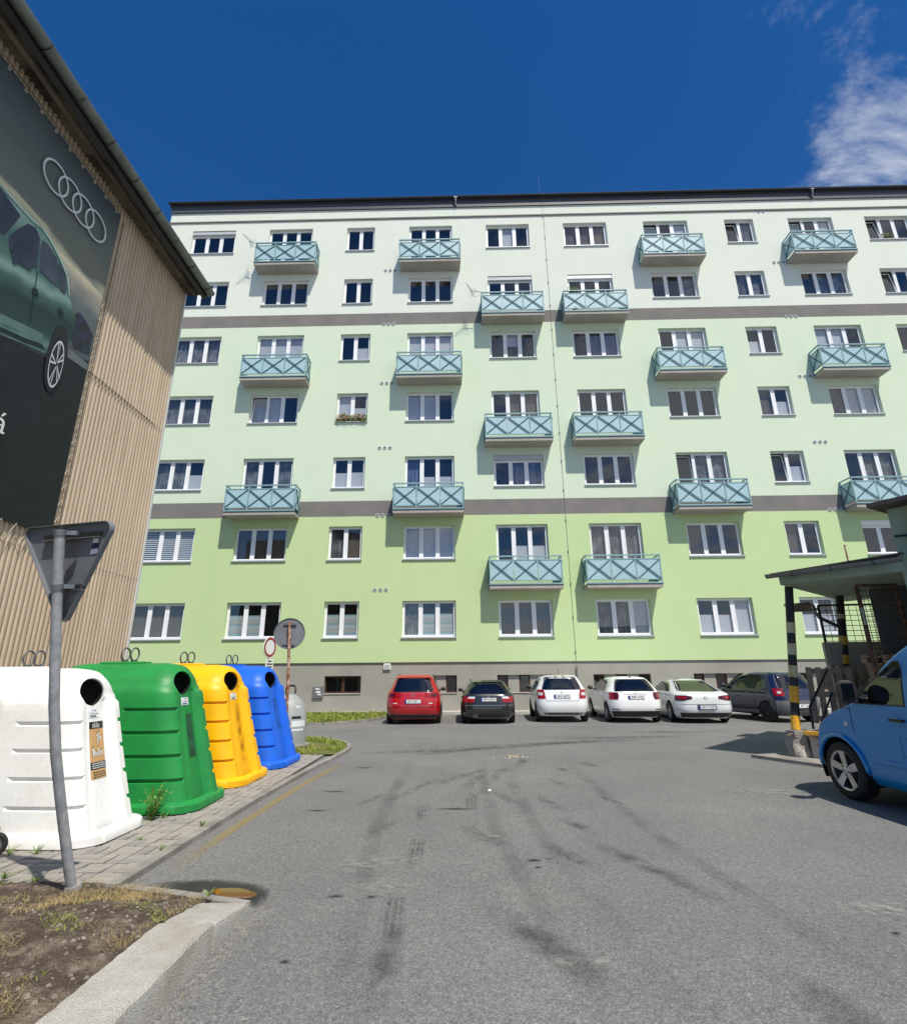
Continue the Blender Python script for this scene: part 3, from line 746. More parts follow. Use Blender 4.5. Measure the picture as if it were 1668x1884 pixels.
def sheet(y1, n, z0, z1, off):
    a, b = [], []
    for i in range(n * 8 + 1):
        s = i / 8 * per; q = (i % 8) / 8; d = amp * interp(q, [0, 0.12, 0.25, 0.62, 0.80, 1.0], [0, 0, 1, 1, 0, 0])
        a.append((XW + off + d, y1 - s, z0)); b.append((XW + off + d, y1 - s, z1))
    MB().grid([a, b]).build('cladding_sheet', 'cladding', hall, smooth=50)
for zi, (z0, z1, off) in enumerate(((0.15, 3.42, -0.008), (3.38, 6.69, -0.004), (6.65, 10.28, 0.0))):
    for k in range(8): sheet(YC - 0.03 - k * 10 * per, 10, z0, z1, off)
MB().box((XW - 8, -2, 0), (XW - 0.012, YC - 0.04, 10.28)).build('wall', 'soffit_beam', hall)
MB().box((XW - 0.01, YC - 0.035, 0.1), (XW + 0.05, YC + 0.012, 10.27)).build('corner_trim', 'trim_light', hall)
MB().tube([(XW + 0.03, YC - 0.30, 6.662), (XW + 0.042, YC - 1.0, 6.66), (XW + 0.042, YC - 2.6, 6.665)], 0.006, 5).build('seam_wire', 'soffit', hall)
# eave: stained soffit, long beam, fascia, half-round gutter
OH = 0.50
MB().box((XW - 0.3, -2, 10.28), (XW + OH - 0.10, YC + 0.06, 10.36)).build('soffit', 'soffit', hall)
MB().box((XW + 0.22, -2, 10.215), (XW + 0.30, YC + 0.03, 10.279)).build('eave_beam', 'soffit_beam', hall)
MB().prism([(XW + OH - 0.10, -2, 10.20), (XW + OH - 0.02, -2, 10.22), (XW + OH - 0.02, -2, 10.46), (XW - 4, -2, 11.5), (XW - 4, -2, 11.4), (XW + OH - 0.10, -2, 10.40)], (0, YC + 2.1, 0)).build('roof', 'roof_dark', hall)
prof = [(XW + OH + 0.075 + 0.10 * cos(a), 10.36 + 0.10 * sin(a)) for a in [pi + k * pi / 12 for k in range(13)]]
prof += [(XW + OH + 0.075 + 0.09 * cos(a), 10.36 + 0.09 * sin(a)) for a in [2 * pi - k * pi / 12 for k in range(13)]]
MB().grid([[(x, -2, z) for x, z in prof], [(x, YC + 0.10, z) for x, z in prof]]).build('gutter', 'gutter_zinc', hall, smooth=45)
for i in range(11):
    y = YC - 0.15 - i * 0.72
    mb = MB(); pts = [(XW + OH + 0.075 + 0.104 * cos(a), y, 10.36 + 0.104 * sin(a)) for a in [pi + k * pi / 10 for k in range(11)]]
    mb.tube(pts, 0.009, 5); mb.build('gutter_bracket', 'soffit', hall)

# advertising banner
bn = thing('advertising_banner', 'huge dark car advertising banner lashed to the beige hall', 'banner', (-6.43, 7.94, 3.66))
def banner_sky():
    m = mat('banner_sky', (0.05, 0.06, 0.06), 0.45, spec=0.3); nt = m.node_tree; N = nt.nodes; L = nt.links
    c = N.new('ShaderNodeTexCoord'); s = N.new('ShaderNodeSeparateXYZ'); L.new(c.outputs['Object'], s.inputs[0])
    n = N.new('ShaderNodeTexNoise'); n.inputs['Scale'].default_value = 1.2; n.inputs['Detail'].default_value = 6
    mp_ = N.new('ShaderNodeMapping'); mp_.inputs['Scale'].default_value = (1, 0.7, 2.2); L.new(c.outputs['Object'], mp_.inputs['Vector']); L.new(mp_.outputs[0], n.inputs['Vector'])
    a = N.new('ShaderNodeMath'); a.operation = 'MULTIPLY_ADD'; a.inputs[1].default_value = 0.9; L.new(n.outputs['Fac'], a.inputs[0]); L.new(s.outputs['Z'], a.inputs[2])
    r = N.new('ShaderNodeMapRange'); r.inputs['From Min'].default_value = 2.5; r.inputs['From Max'].default_value = 6.8; L.new(a.outputs[0], r.inputs['Value'])
    cr = N.new('ShaderNodeValToRGB'); e = cr.color_ramp.elements
    e[0].position = 0.0; e[0].color = (*srgb(26, 30, 34), 1); e[1].position = 1.0; e[1].color = (*srgb(66, 76, 84), 1)
    for p, col in ((0.22, (70, 78, 84)), (0.45, (98, 106, 110)), (0.55, (176, 170, 150)), (0.585, (206, 198, 170)), (0.62, (112, 116, 108)), (0.8, (92, 98, 96))):
        x = e.new(p); x.color = (*srgb(*col), 1)
    L.new(r.outputs[0], cr.inputs[0]); L.new(cr.outputs[0], N['Principled BSDF'].inputs['Base Color'])
banner_sky()
mat('banner_ground', srgb(34, 38, 42), 0.5, col2=srgb(26, 29, 33), vscale=3, fine=0.2, fscale=70, spec=0.3)
mat('banner_grey', srgb(104, 112, 112), 0.5, spec=0.3)
def car_print():
    m = mat('car_print', (0.1, 0.15, 0.14), 0.45, spec=0.3); nt = m.node_tree; N = nt.nodes; L = nt.links
    c = N.new('ShaderNodeTexCoord'); s = N.new('ShaderNodeSeparateXYZ'); L.new(c.outputs['Object'], s.inputs[0])
    a = N.new('ShaderNodeMath'); a.operation = 'MULTIPLY_ADD'; a.inputs[1].default_value = -0.28; L.new(s.outputs['Y'], a.inputs[0]); L.new(s.outputs['Z'], a.inputs[2])
    n = N.new('ShaderNodeTexNoise'); n.inputs['Scale'].default_value = 1.6; L.new(c.outputs['Object'], n.inputs['Vector'])
    b = N.new('ShaderNodeMath'); b.operation = 'MULTIPLY_ADD'; b.inputs[1].default_value = 0.35; L.new(n.outputs['Fac'], b.inputs[0]); L.new(a.outputs[0], b.inputs[2])
    r = N.new('ShaderNodeMapRange'); r.inputs['From Min'].default_value = 2.8; r.inputs['From Max'].default_value = 5.2; L.new(b.outputs[0], r.inputs['Value'])
    cr = N.new('ShaderNodeValToRGB'); e = cr.color_ramp.elements; e[0].position = 0.0; e[0].color = (*srgb(22, 34, 34), 1); e[1].position = 1.0; e[1].color = (*srgb(112, 142, 138), 1)
    for p, col in ((0.12, (50, 76, 72)), (0.2, (98, 128, 122)), (0.27, (46, 70, 66)), (0.42, (36, 58, 55)), (0.52, (66, 96, 91)), (0.585, (124, 154, 147)), (0.65, (72, 104, 99)), (0.8, (64, 92, 91))):
        x = e.new(p); x.color = (*srgb(*col), 1)
    L.new(r.outputs[0], cr.inputs[0]); L.new(cr.outputs[0], N['Principled BSDF'].inputs['Base Color'])
car_print()
mat('car_print_light', srgb(96, 126, 120), 0.45, var=0.15, vscale=3, spec=0.3)
mat('car_print_edge', srgb(150, 178, 170), 0.45, spec=0.3)
mat('car_print_dark', srgb(26, 44, 44), 0.45, spec=0.3)
mat('print_glass', srgb(40, 48, 66), 0.4, col2=srgb(82, 92, 106), vscale=1.1, fac=(0.4, 0.8), spec=0.3, stretch=(1, 1, 0.5), detail=2)
mat('print_silver', srgb(206, 208, 212), 0.45, spec=0.3)
mat('print_blue', srgb(36, 50, 78), 0.5, col2=srgb(26, 30, 34), vscale=6, fac=(0.4, 0.55))
mat('rope', srgb(186, 178, 164), 0.8)
MB().box((-6.436, 3.6, 3.66), (-6.43, 7.94, 10.02)).build('sheet', 'banner_sky', bn)
lay = [0]
def pr(name, pts, m_):
    lay[0] += 1; x = -6.43 + 0.0012 * lay[0]
    p = [Vector((x, a, b)) for a, b in pts]
    import mathutils
    tri = mathutils.geometry.tessellate_polygon([[(q.y, q.z, 0) for q in p]])
    mb = MB(); mb.add(p, tri); return mb.build(name, m_, bn)
pr('printed_road', [(3.6, 6.05), (6.26, 6.15), (7.07, 6.32), (7.5, 6.65), (7.935, 6.80), (7.935, 3.665), (3.6, 3.665)], 'banner_ground')
pr('printed_bush', [(7.42, 7.38), (7.5, 7.48), (7.6, 7.46), (7.77, 7.39), (7.9, 7.30), (7.9, 6.9), (7.73, 6.85), (7.55, 6.8), (7.45, 6.95)], 'print_blue')
pr('printed_barrier', [(7.46, 6.74), (7.93, 6.74), (7.93, 6.62), (7.46, 6.58)], 'banner_grey')
pr('printed_car_body', [(4.0, 7.6), (4.9, 7.9), (5.67, 8.21), (5.82, 8.19), (6.08, 8.16), (6.25, 8.19), (6.44, 8.22), (6.66, 8.17), (6.91, 8.03), (7.1, 7.87), (7.24, 7.57), (7.37, 7.39), (7.46, 7.3), (7.47, 7.11), (7.45, 6.86), (7.30, 7.02), (7.17, 6.92), (7.09, 6.66), (7.06, 6.36), (6.67, 6.27), (6.26, 6.15), (5.2, 6.0), (4.0, 6.2)], 'car_print')
pr('printed_highlight', [(5.6, 6.36), (6.18, 6.44), (6.52, 6.53), (6.9, 6.63), (6.95, 6.56), (6.81, 6.46), (6.44, 6.39), (6.22, 6.32), (5.6, 6.26)], 'car_print_light')
pr('printed_sill', [(5.0, 6.1), (6.23, 6.26), (6.62, 6.36), (6.94, 6.47), (7.04, 6.42), (6.67, 6.30), (6.25, 6.19), (5.0, 6.02)], 'car_print_dark')
pr('printed_window', [(4.9, 7.75), (5.3, 8.02), (5.68, 8.16), (5.83, 8.13), (6.07, 8.06), (5.92, 7.56), (5.5, 7.45), (5.0, 7.45)], 'print_glass')
pr('printed_window', [(5.99, 7.6), (6.09, 7.84), (6.21, 8.06), (6.35, 8.12), (6.46, 8.02), (6.54, 7.53), (6.2, 7.42), (6.05, 7.41)], 'print_glass')
pr('printed_window', [(6.50, 8.03), (6.6, 8.06), (6.82, 7.98), (6.97, 7.55), (6.59, 7.53), (6.52, 7.9)], 'print_glass')
pr('printed_window', [(6.87, 7.94), (7.04, 7.85), (7.14, 7.6), (7.12, 7.54), (7.0, 7.55)], 'print_glass')
pr('printed_roof_edge', [(4.9, 7.9), (5.67, 8.215), (6.25, 8.195), (6.44, 8.225), (6.66, 8.175), (6.91, 8.035), (7.1, 7.875), (7.24, 7.575), (7.20, 7.60), (7.07, 7.86), (6.89, 8.0), (6.65, 8.14), (6.44, 8.19), (6.25, 8.16), (5.67, 8.18), (4.9, 7.86)], 'car_print_edge')
pr('printed_seam', [(6.545, 7.5), (6.56, 7.5), (6.66, 6.62), (6.645, 6.62)], 'car_print_dark')
pr('printed_mirror', [(6.09, 7.42), (6.12, 7.57), (6.2, 7.66), (6.34, 7.66), (6.47, 7.56), (6.42, 7.4), (6.23, 7.36), (6.15, 7.26)], 'print_glass')
pr('printed_handle', [(6.54, 7.14), (6.55, 7.2), (6.62, 7.22), (6.67, 7.17), (6.65, 7.11), (6.58, 7.1)], 'car_print_dark')
pr('printed_handle', [(7.07, 7.19), (7.09, 7.25), (7.15, 7.25), (7.2, 7.21), (7.16, 7.15), (7.1, 7.15)], 'car_print_dark')
wc, wr = (7.265, 6.32), (0.135, 0.42)
ell = lambda k, n=28: [(wc[0] + wr[0] * k * cos(2 * pi * i / n), wc[1] + wr[1] * k * sin(2 * pi * i / n)) for i in range(n)]
pr('printed_arch', [(wc[0] - 0.015 + 0.185 * cos(a), wc[1] + 0.10 + 0.60 * sin(a)) for a in [2 * pi * i / 28 for i in range(28)]], 'print_black')
pr('printed_tyre', ell(1.16), 'banner_ground')
pr('printed_rim', ell(1.0), 'print_silver'); pr('printed_rim_gap', ell(0.90), 'print_black')
for i in range(5):
    for dd in (-0.16, 0.16):
        a = 2 * pi * i / 5 + 0.5; b = a + dd
        p0 = (wc[0] + wr[0] * 0.1 * cos(a), wc[1] + wr[1] * 0.1 * sin(a)); p1 = (wc[0] + wr[0] * 0.95 * cos(b), wc[1] + wr[1] * 0.95 * sin(b))
        q0 = (wc[0] + wr[0] * 0.1 * cos(a + 0.5), wc[1] + wr[1] * 0.1 * sin(a + 0.5)); q1 = (wc[0] + wr[0] * 0.95 * cos(b + 0.10), wc[1] + wr[1] * 0.95 * sin(b + 0.10))
        pr('printed_spoke', [p0, p1, q1, q0], 'print_silver')
for i in range(4):
    lay[0] += 1; x = -6.43 + 0.0012 * lay[0]; cy, cz = 6.43 + 0.318 * i, 9.205
    a = [(x, cy + 0.272 * cos(t), cz + 0.272 * sin(t)) for t in [2 * pi * k / 48 for k in range(48)]]; b = [(x, cy + 0.238 * cos(t), cz + 0.238 * sin(t)) for t in [2 * pi * k / 48 for k in range(48)]]
    MB().grid([a, b], wrap=True).build('emblem_ring', 'print_silver', bn)
text('lettering', 'á', 0.46, frame((-6.37, 6.56, 4.93), (0, 1, 0), (0, 0, 1)), 'paint_white', bn)
# lacing along the free edges
pts = []
for i in range(47): pts.append((-6.415 if i % 2 else -6.445, 7.93 if i % 2 else 8.03 + 0.03 * random.random(), 9.95 - i * 0.135 + 0.02 * random.random()))
MB().tube(pts, 0.0045, 5).build('lacing_rope', 'rope', bn)
MB().tube([(-6.45, 8.08, 3.5), (-6.45, 8.06, 6.5), (-6.45, 8.08, 10.0)], 0.006, 5).build('tension_wire', 'soffit', bn)
MB().tube([(-6.45, 4.0, 10.10), (-6.45, 7.95, 10.10)], 0.006, 5).build('tension_wire', 'soffit', bn)
pts = []
for i in range(26): pts.append((-6.415 if i % 2 else -6.44, 7.9 - i * 0.13, 3.67 if i % 2 else 3.36 + 0.06 * random.random()))
MB().tube(pts, 0.006, 5).build('lacing_rope', 'rope', bn)
for i in range(12):
    y = 7.8 - i * 0.31
    MB().torus((-6.425, y, 9.97), (1, 0, 0), 0.022, 0.007, 10, 5).build('eyelet', 'rope', bn)

# ================================================================== RECYCLING CONTAINERS
mat('bin_white', srgb(238, 238, 234), 0.46, col2=srgb(229, 228, 223), vscale=3.0, fac=(0.42, 0.72), fine=0.035, fscale=25, bump=0.03, bscale=9, spec=0.4)
mat('bin_green', srgb(34, 140, 66), 0.46, col2=srgb(36, 124, 62), vscale=3.0, fac=(0.42, 0.72), fine=0.035, fscale=25, bump=0.03, bscale=9, spec=0.4)
mat('bin_yellow', srgb(252, 186, 6), 0.46, col2=srgb(232, 172, 22), vscale=3.0, fac=(0.42, 0.72), fine=0.035, fscale=25, bump=0.03, bscale=9, spec=0.4)
mat('bin_blue', srgb(24, 100, 222), 0.46, col2=srgb(30, 96, 200), vscale=3.0, fac=(0.42, 0.72), fine=0.035, fscale=25, bump=0.03, bscale=9, spec=0.4)
mat('sticker', srgb(228, 232, 236), 0.5)
mat('poster', srgb(200, 158, 104), 0.6, var=0.12, vscale=5)
mat('poster_navy', srgb(34, 38, 52), 0.6)
mat('sticker_dark', srgb(26, 62, 42), 0.6, col2=srgb(40, 96, 62), vscale=9, fac=(0.4, 0.6))
mat('steel_ring', srgb(112, 112, 112), 0.5, 0.6, var=0.3, vscale=10)

def smooth01(t): t = min(max(t, 0), 1); return t * t * (3 - 2 * t)
# plan outline as (unit side coordinate) list: corners rounded; index 0 = middle of the +x (road) face, running towards -y (near) side
NS, NC = 22, 16
def outline(hx, hy, r):
    r = min(r, hx * 0.98, hy * 0.98); P = []
    def seg(a, b, n):
        for i in range(n): P.append((lerp(a[0], b[0], i / n), lerp(a[1], b[1], i / n)))
    def arc(cx, cy, a0, a1):
        for i in range(NC): a = lerp(a0, a1, i / NC); P.append((cx + r * cos(a), cy + r * sin(a)))
    seg((hx, hy - r), (hx, -hy + r), NS); arc(hx - r, -hy + r, 0, -pi / 2)
    seg((hx - r, -hy), (-hx + r, -hy), NS * 2); arc(-hx + r, -hy + r, -pi / 2, -pi)
    seg((-hx, -hy + r), (-hx, hy - r), NS); arc(-hx + r, hy - r, pi, pi / 2)
    seg((-hx + r, hy), (hx - r, hy), NS * 2); arc(hx - r, hy - r, pi / 2, 0)
    return P
NO = 2 * NS + 4 * NS + 4 * NC
I_FRONT = (0, NS); I_CN = (NS, NS + NC); I_NEAR = (NS + NC, NS + NC + 2 * NS)
ZS = [0.10, 0.5, 1.0, 1.36, 1.40, 1.47, 1.54, 1.60, 1.645, 1.665]
HX = [1.19, 1.075, 0.94, 0.855, 0.84, 0.825, 0.80, 0.755, 0.67, 0.5]
HY = [0.51, 0.485, 0.455, 0.435, 0.405, 0.365, 0.305, 0.23, 0.145, 0.06]
GZ = [0.34, 0.60, 0.86, 1.12]
levels = sorted(set([0.10, 0.16] + [round(1.30 + i * 0.02, 3) for i in range(7)] + [round(1.42 + i * 0.0155, 4) for i in range(17)] + [round(z + d, 3) for z in GZ for d in (-0.028, -0.018, 0.010, 0.020)] + [0.24, 0.47, 0.73, 0.99, 1.22]))
def bin_disp(i, z):
    """moulded relief: raised panel on the side, grooves, recessed strip below the mouth, pilaster at the far front edge"""
    d = 0.0
    c0, c1 = I_CN; n0, n1 = I_NEAR
    up = 1 - smooth01((z - 1.30) / 0.07)
    f = i                                                  # index along the outline
    if f < NS * 0.30: d += 0.065 * up * smooth01((NS * 0.30 - f) / 1.2)                # pilaster
    if NS * 0.34 < f < c0 + NC * 0.35: d -= 0.028 * up * smooth01((f - NS * 0.34) / 1.5) * smooth01((c0 + NC * 0.35 - f) / 1.5)
    if c0 + NC * 0.35 <= f < n0 + NS * 0.95: d += 0.020 * up * smooth01((f - c0 - NC * 0.35) / 1.5) * smooth01((n0 + NS * 0.95 - f) / 1.5)
    for gz in GZ:
        if c0 + NC * 0.42 < f < n0 + NS * 0.55 or f < NS * 0.10 or f > NO - NC * 0.5:
            if gz - 0.024 < z < gz + 0.015: d -= 0.034
    return d
def bin_point(i, z, off=0.0):
    hx, hy = sinterp(z, ZS, HX), sinterp(z, ZS, HY)
    Pn = outline(hx, hy, 0.27); n = len(Pn)
    i0 = int(math.floor(i)) % n; t = i - math.floor(i); a, b = Pn[i0], Pn[(i0 + 1) % n]
    p = Vector((lerp(a[0], b[0], t), lerp(a[1], b[1], t), z))
    e = Vector((Pn[(i0 + 1) % n][0] - Pn[i0 - 1][0], Pn[(i0 + 1) % n][1] - Pn[i0 - 1][1], 0)).normalized()
    nr = Vector((-e.y, e.x, 0))
    if nr.dot(Vector((p.x, p.y, 0))) < 0: nr = -nr
    return p + nr * (off + bin_disp(i % n, z)), nr
def make_container():
    root = thing('recycling_container', 'proto', 'recycling container')
    rows = []
    for z in levels:
        hx, hy = sinterp(z, ZS, HX), sinterp(z, ZS, HY); Pn = outline(hx, hy, 0.27); n = len(Pn); r = []
        for i in range(n):
            e = Vector((Pn[(i + 1) % n][0] - Pn[i - 1][0], Pn[(i + 1) % n][1] - Pn[i - 1][1], 0)); e = e.normalized() if e.length > 1e-6 else Vector((0, 1, 0))
            nr = Vector((-e.y, e.x, 0))
            if nr.x * Pn[i][0] + nr.y * Pn[i][1] < 0: nr = -nr
            d = bin_disp(i, z); r.append((Pn[i][0] + nr.x * d, Pn[i][1] + nr.y * d, z))
        rows.append(r)
    mb = MB().grid(rows, wrap=True); n = len(rows[0]); o = (len(rows) - 1) * n
    mb.f.append(tuple(range(o, o + n)))
    nrm = Vector((cos(radians(-38)), sin(radians(-38)), 0.14)).normalized(); c = Vector((0.838, -0.175, 1.425))
    mb.f.append(tuple(range(n - 1, -1, -1)))
    body = mb.build('body', 'bin_white', root)
    cut = MB().lathe(c - nrm * 0.32, nrm, [(0.150, 0.0), (0.150, 0.65)], 40).build('cutter', 'dark_void')
    md = body.modifiers.new('mouth', 'BOOLEAN'); md.operation = 'DIFFERENCE'; md.object = cut; md.solver = 'EXACT'
    dg = bpy.context.evaluated_depsgraph_get(); dg.update()
    me = bpy.data.meshes.new_from_object(body.evaluated_get(dg)); body.modifiers.clear(); body.data = me
    bpy.data.objects.remove(cut)
    while len(me.materials) > 1: me.materials.pop()
    me.polygons.foreach_set('material_index', [0] * len(me.polygons))
    me.polygons.foreach_set('use_smooth', [True] * len(me.polygons)); me.set_sharp_from_angle(angle=radians(38))
    # foot flange
    rows = []
    for off, z in ((0.0, 0.0), (0.065, 0.004), (0.072, 0.012), (0.072, 0.085), (0.062, 0.10), (0.0, 0.118)):
        rows.append([(x, y, z) for x, y in outline(1.20 + off * 1.3, 0.52 + off * 1.2, 0.30)])
    MB().grid(rows, wrap=True).build('foot', 'bin_white', root, smooth=45)
    # mouth: near-black liner, shade painted into the hole on the near front corner
    MB().lathe(c - nrm * 0.315, nrm, [(0.004, 0.0), (0.147, 0.002), (0.147, 0.17)], 32, close=False).build('mouth_inside', 'dark_void', root)
    # lifting plate and two rings
    MB().cbox((-0.34, -0.10, 1.645), (0.24, 0.10, 1.69), 0.012).build('lifting_plate', 'bin_white', root)
    for x in (-0.07, 0.05):
        MB().torus((x, 0, 1.782), (1, -0.12, 0), 0.082, 0.011, 24, 8).build('lifting_ring', 'steel_ring', root, smooth=True)
        MB().box((x - 0.03, -0.03, 1.688), (x + 0.03, 0.03, 1.705)).build('ring_base', 'steel_ring', root)
    return root
def bin_patch(name, i0, i1, z0, z1, off, m_, parent, n=8, skew=0.0):
    rows = []
    for zk in range(n + 1):
        z = lerp(z0, z1, zk / n)
        rows.append([bin_point(lerp(i0, i1, k / n) + skew * zk / n, z, off)[0] + (wloc(parent)) for k in range(n + 1)])
    return MB().grid(rows).build(name, m_, parent, smooth=True)
proto = make_container()
SCALES = ((1.0, 0.80, 0.955), (1.0, 0.95, 1.0), (1.0, 1.08, 1.0), (1.0, 1.08, 1.0))
CT = [('bin_white', (-4.66, 5.91, PZ), -2, 'large white recycling container for glass behind the bent sign post'),
      ('bin_green', (-4.37, 7.17, PZ), 1, 'large green recycling container between the white and yellow ones'),
      ('bin_yellow', (-4.36, 8.68, PZ), 0, 'bright yellow recycling container with stains below its round mouth'),
      ('bin_blue', (-4.27, 10.18, PZ), 0, 'bright blue recycling container at the far end of the paving')]
bins = []
for k, (m_, loc, rz, lab) in enumerate(CT):
    o = proto if k == 0 else copy_tree(proto)
    o.location = loc; o.rotation_euler = (0, 0, radians(rz)); o.scale = SCALES[k]; tag(o, lab, 'recycling container', 'recycling containers on the paving'); bins.append(o)
    for ch in o.children:
        if ch.name.split('.')[0] in ('body', 'foot', 'mouth', 'lifting_plate'): set_mat(ch, m_)
# labels below the mouths
def sticker(b, i0, i1, z0, z1, off, m_, name, n=6):
    rows = []
    for zk in range(n + 1):
        z = lerp(z0, z1, zk / n); rows.append([bin_point(lerp(i0, i1, k / n), z, off)[0] for k in range(n + 1)])
    me = MB().grid(rows).mesh(name, smooth=True); me.materials.append(MATS[m_]); return link(name, me, b)
def sticker_text(b, txt, i, z, off, size, m_):
    p, nr = bin_point(i, z, off); p2, _ = bin_point(i, z + 0.05, off); up = (p2 - p).normalized(); x = up.cross(nr).normalized()
    if x.dot(Vector((0, 1, 0))) < 0: x = -x
    me = text_mesh(txt, size, frame(p, x, up)); me.materials.clear(); me.materials.append(MATS[m_]); return link('lettering', me, b)
for b in bins:
    if b is bins[3]: continue
    s = sticker(b, NS * 0.72, NS * 0.98 + 3.4, 1.155, 1.245, 0.004, 'sticker', 'info_sticker')
    sticker_text(b, 'Při přeplnění volejte', NS * 0.98, 1.20, 0.007, 0.022, 'print_black'); sticker(b, NS * 0.86, NS * 0.90, 1.222, 1.236, 0.007, 'print_black', 'sticker_print', 2)
    for k in range(9): sticker(b, NS * (0.86 + 0.027 * k) - (0.1 if k % 3 else 0), NS * (0.86 + 0.027 * k) + 0.32, 1.164, 1.182, 0.007, 'print_black', 'sticker_print', 1)
    for k in range(4): sticker(b, NS * (0.93 + 0.03 * k), NS * (0.93 + 0.03 * k) + 0.4, 1.226, 1.232, 0.007, 'print_blue', 'sticker_print', 1)
W0 = bins[0]
sticker(W0, NS * 0.52, NS * 0.98 + 3, 0.56, 1.10, 0.004, 'poster', 'poster', 10)
sticker(W0, NS * 0.52, NS * 0.98 + 3, 1.045, 1.115, 0.006, 'print_black', 'poster_heading')
sticker_text(W0, 'sklo', NS * 0.9, 1.08, 0.009, 0.085, 'paint_white')
sticker(W0, NS * 0.52, NS * 0.98 + 3, 0.65, 0.72, 0.006, 'poster_navy', 'poster_band')
for k in range(3):
    for q in range(7): sticker(W0, NS * (0.57 + 0.075 * q), NS * (0.57 + 0.075 * q) + 1.2 + 0.2 * ((q + k) % 2), 0.702 - k * 0.02, 0.710 - k * 0.02, 0.009, 'paint_white', 'poster_print', 1)
for k in range(3):
    for q in range(6): sticker(W0, NS * (0.57 + 0.085 * q), NS * (0.57 + 0.085 * q) + 1.2 + 0.3 * ((q + k) % 2), 0.620 - k * 0.022, 0.628 - k * 0.022, 0.009, 'print_black', 'poster_print', 1)
# bottle pictures on the poster
for (ii, z, h) in ((0.72, 0.98, 0.10), (0.80, 0.96, 0.12), (0.66, 0.95, 0.07), (1.0, 0.83, 0.10), (0.92, 0.81, 0.06), (0.78, 0.83, 0.11), (0.70, 0.81, 0.06), (0.62, 0.81, 0.07), (0.86, 0.80, 0.05)):
    sticker(W0, NS * ii, NS * ii + 1.3, z - h / 2, z + h * 0.2, 0.006, 'paint_white', 'bottle_print', 2)
    sticker(W0, NS * ii + 0.45, NS * ii + 0.85, z + h * 0.2, z + h / 2, 0.006, 'print_black', 'bottle_print', 2)
    sticker(W0, NS * ii + 0.9, NS * ii + 1.25, z - h / 2, z + h * 0.1, 0.0075, 'print_black', 'bottle_print', 2)
sticker(bins[1], NS * 0.56, NS * 0.98, 0.55, 1.05, 0.004, 'sticker_dark', 'worn_poster', 10)
mat('sticker_dark_blue', srgb(22, 66, 140), 0.6, col2=srgb(28, 96, 196), vscale=8, fac=(0.42, 0.58))
sticker(bins[3], NS * 0.56, NS * 0.98, 0.60, 1.10, 0.004, 'sticker_dark_blue', 'worn_poster', 10)
decal('stain_brown', srgb(140, 86, 20), 0.8, 0.55, 9, 0.3, 0.35, 0.6)
rows = [(bin_point(NS * 0.55, z, 0.004)[0], bin_point(NS * 0.95, z, 0.004)[0]) for z in [0.2 + 0.1 * k for k in range(11)]]
for b in (bins[2],):
    uvm = uvmesh('stain', [rows], 'stain_brown'); uvm.parent = b

# grey bell-shaped container behind the blue one
mat('bin_grey', srgb(164, 168, 166), 0.5, col2=srgb(146, 150, 148), vscale=2.5, spec=0.4)
gb = thing('bell_container', 'grey bell-shaped glass container half hidden behind the blue one', 'recycling container', (-3.78, 12.25, 0.034))
c = (-3.78, 12.25, 0.034)
MB().lathe(c, (0, 0, 1), [(0.44, 0.0), (0.49, 0.005), (0.49, 0.07), (0.46, 0.085), (0.42, 0.09)], 32).build('foot_ring', 'kerb_concrete', gb, smooth=40)
MB().lathe(c, (0, 0, 1), [(0.405, 0.085), (0.40, 0.45), (0.385, 0.62), (0.355, 0.78), (0.305, 0.91), (0.235, 1.0), (0.16, 1.05), (0.15, 1.09), (0.10, 1.10)], 36).build('body', 'bin_grey', gb, smooth=50)
MB().tube([(-3.86, 12.25, 1.10), (-3.87, 12.25, 1.25), (-3.83, 12.25, 1.30), (-3.70, 12.25, 1.30), (-3.66, 12.25, 1.25), (-3.67, 12.25, 1.10)], 0.022, 8).build('handle', 'steel_ring', gb, smooth=True)
for (z0, z1, a0, a1, mm) in ((0.44, 0.56, -62, -12, 'sticker'), (0.60, 0.65, -62, -30, 'print_black'), (0.36, 0.40, -62, -18, 'sticker'), (0.80, 0.86, -48, -30, 'sticker')):
    R_ = interp((z0 + z1) / 2, [0, 0.45, 0.62, 0.78, 0.91], [0.405, 0.40, 0.385, 0.355, 0.305]) + 0.004
    MB().grid([[(c[0] + R_ * cos(radians(a)), c[1] + R_ * sin(radians(a)), c[2] + z) for a in [lerp(a0, a1, k / 10) for k in range(11)]] for z in (z0, z1)]).build('label_sticker', mm, gb)

# small two-wheeled bin whose wheel shows at the picture's left edge
wb = thing('wheeled_bin', 'black wheel of a small wheeled bin beside the white container', 'bin', (-4.36, 5.22, PZ))
def wheel(cx_, cy_, cz_, r, w, ax, parent, name='wheel'):
    a = Vector(ax).normalized(); c_ = Vector((cx_, cy_, cz_))
    t = MB().lathe(c_ - a * w / 2, a, [(r * 0.66, 0.0), (r * 0.9, 0.0), (r, w * 0.22), (r, w * 0.78), (r * 0.9, w), (r * 0.66, w)], 28, close=False).build(name, 'black_rubber', parent, smooth=40)
    MB().lathe(c_ - a * w * 0.42, a, [(r * 0.68, 0.0), (r * 0.66, w * 0.8), (r * 0.45, w * 0.55), (r * 0.22, w * 0.6), (r * 0.2, w * 0.95), (0.004, w * 0.95)], 24).build('rim', 'zinc', t, smooth=40)
    return t
wheel(-4.115, 5.20, PZ + 0.10, 0.10, 0.05, (0.4, -0.92, 0), wb)
wheel(-4.53, 5.34, PZ + 0.10, 0.10, 0.05, (0.4, -0.92, 0), wb)
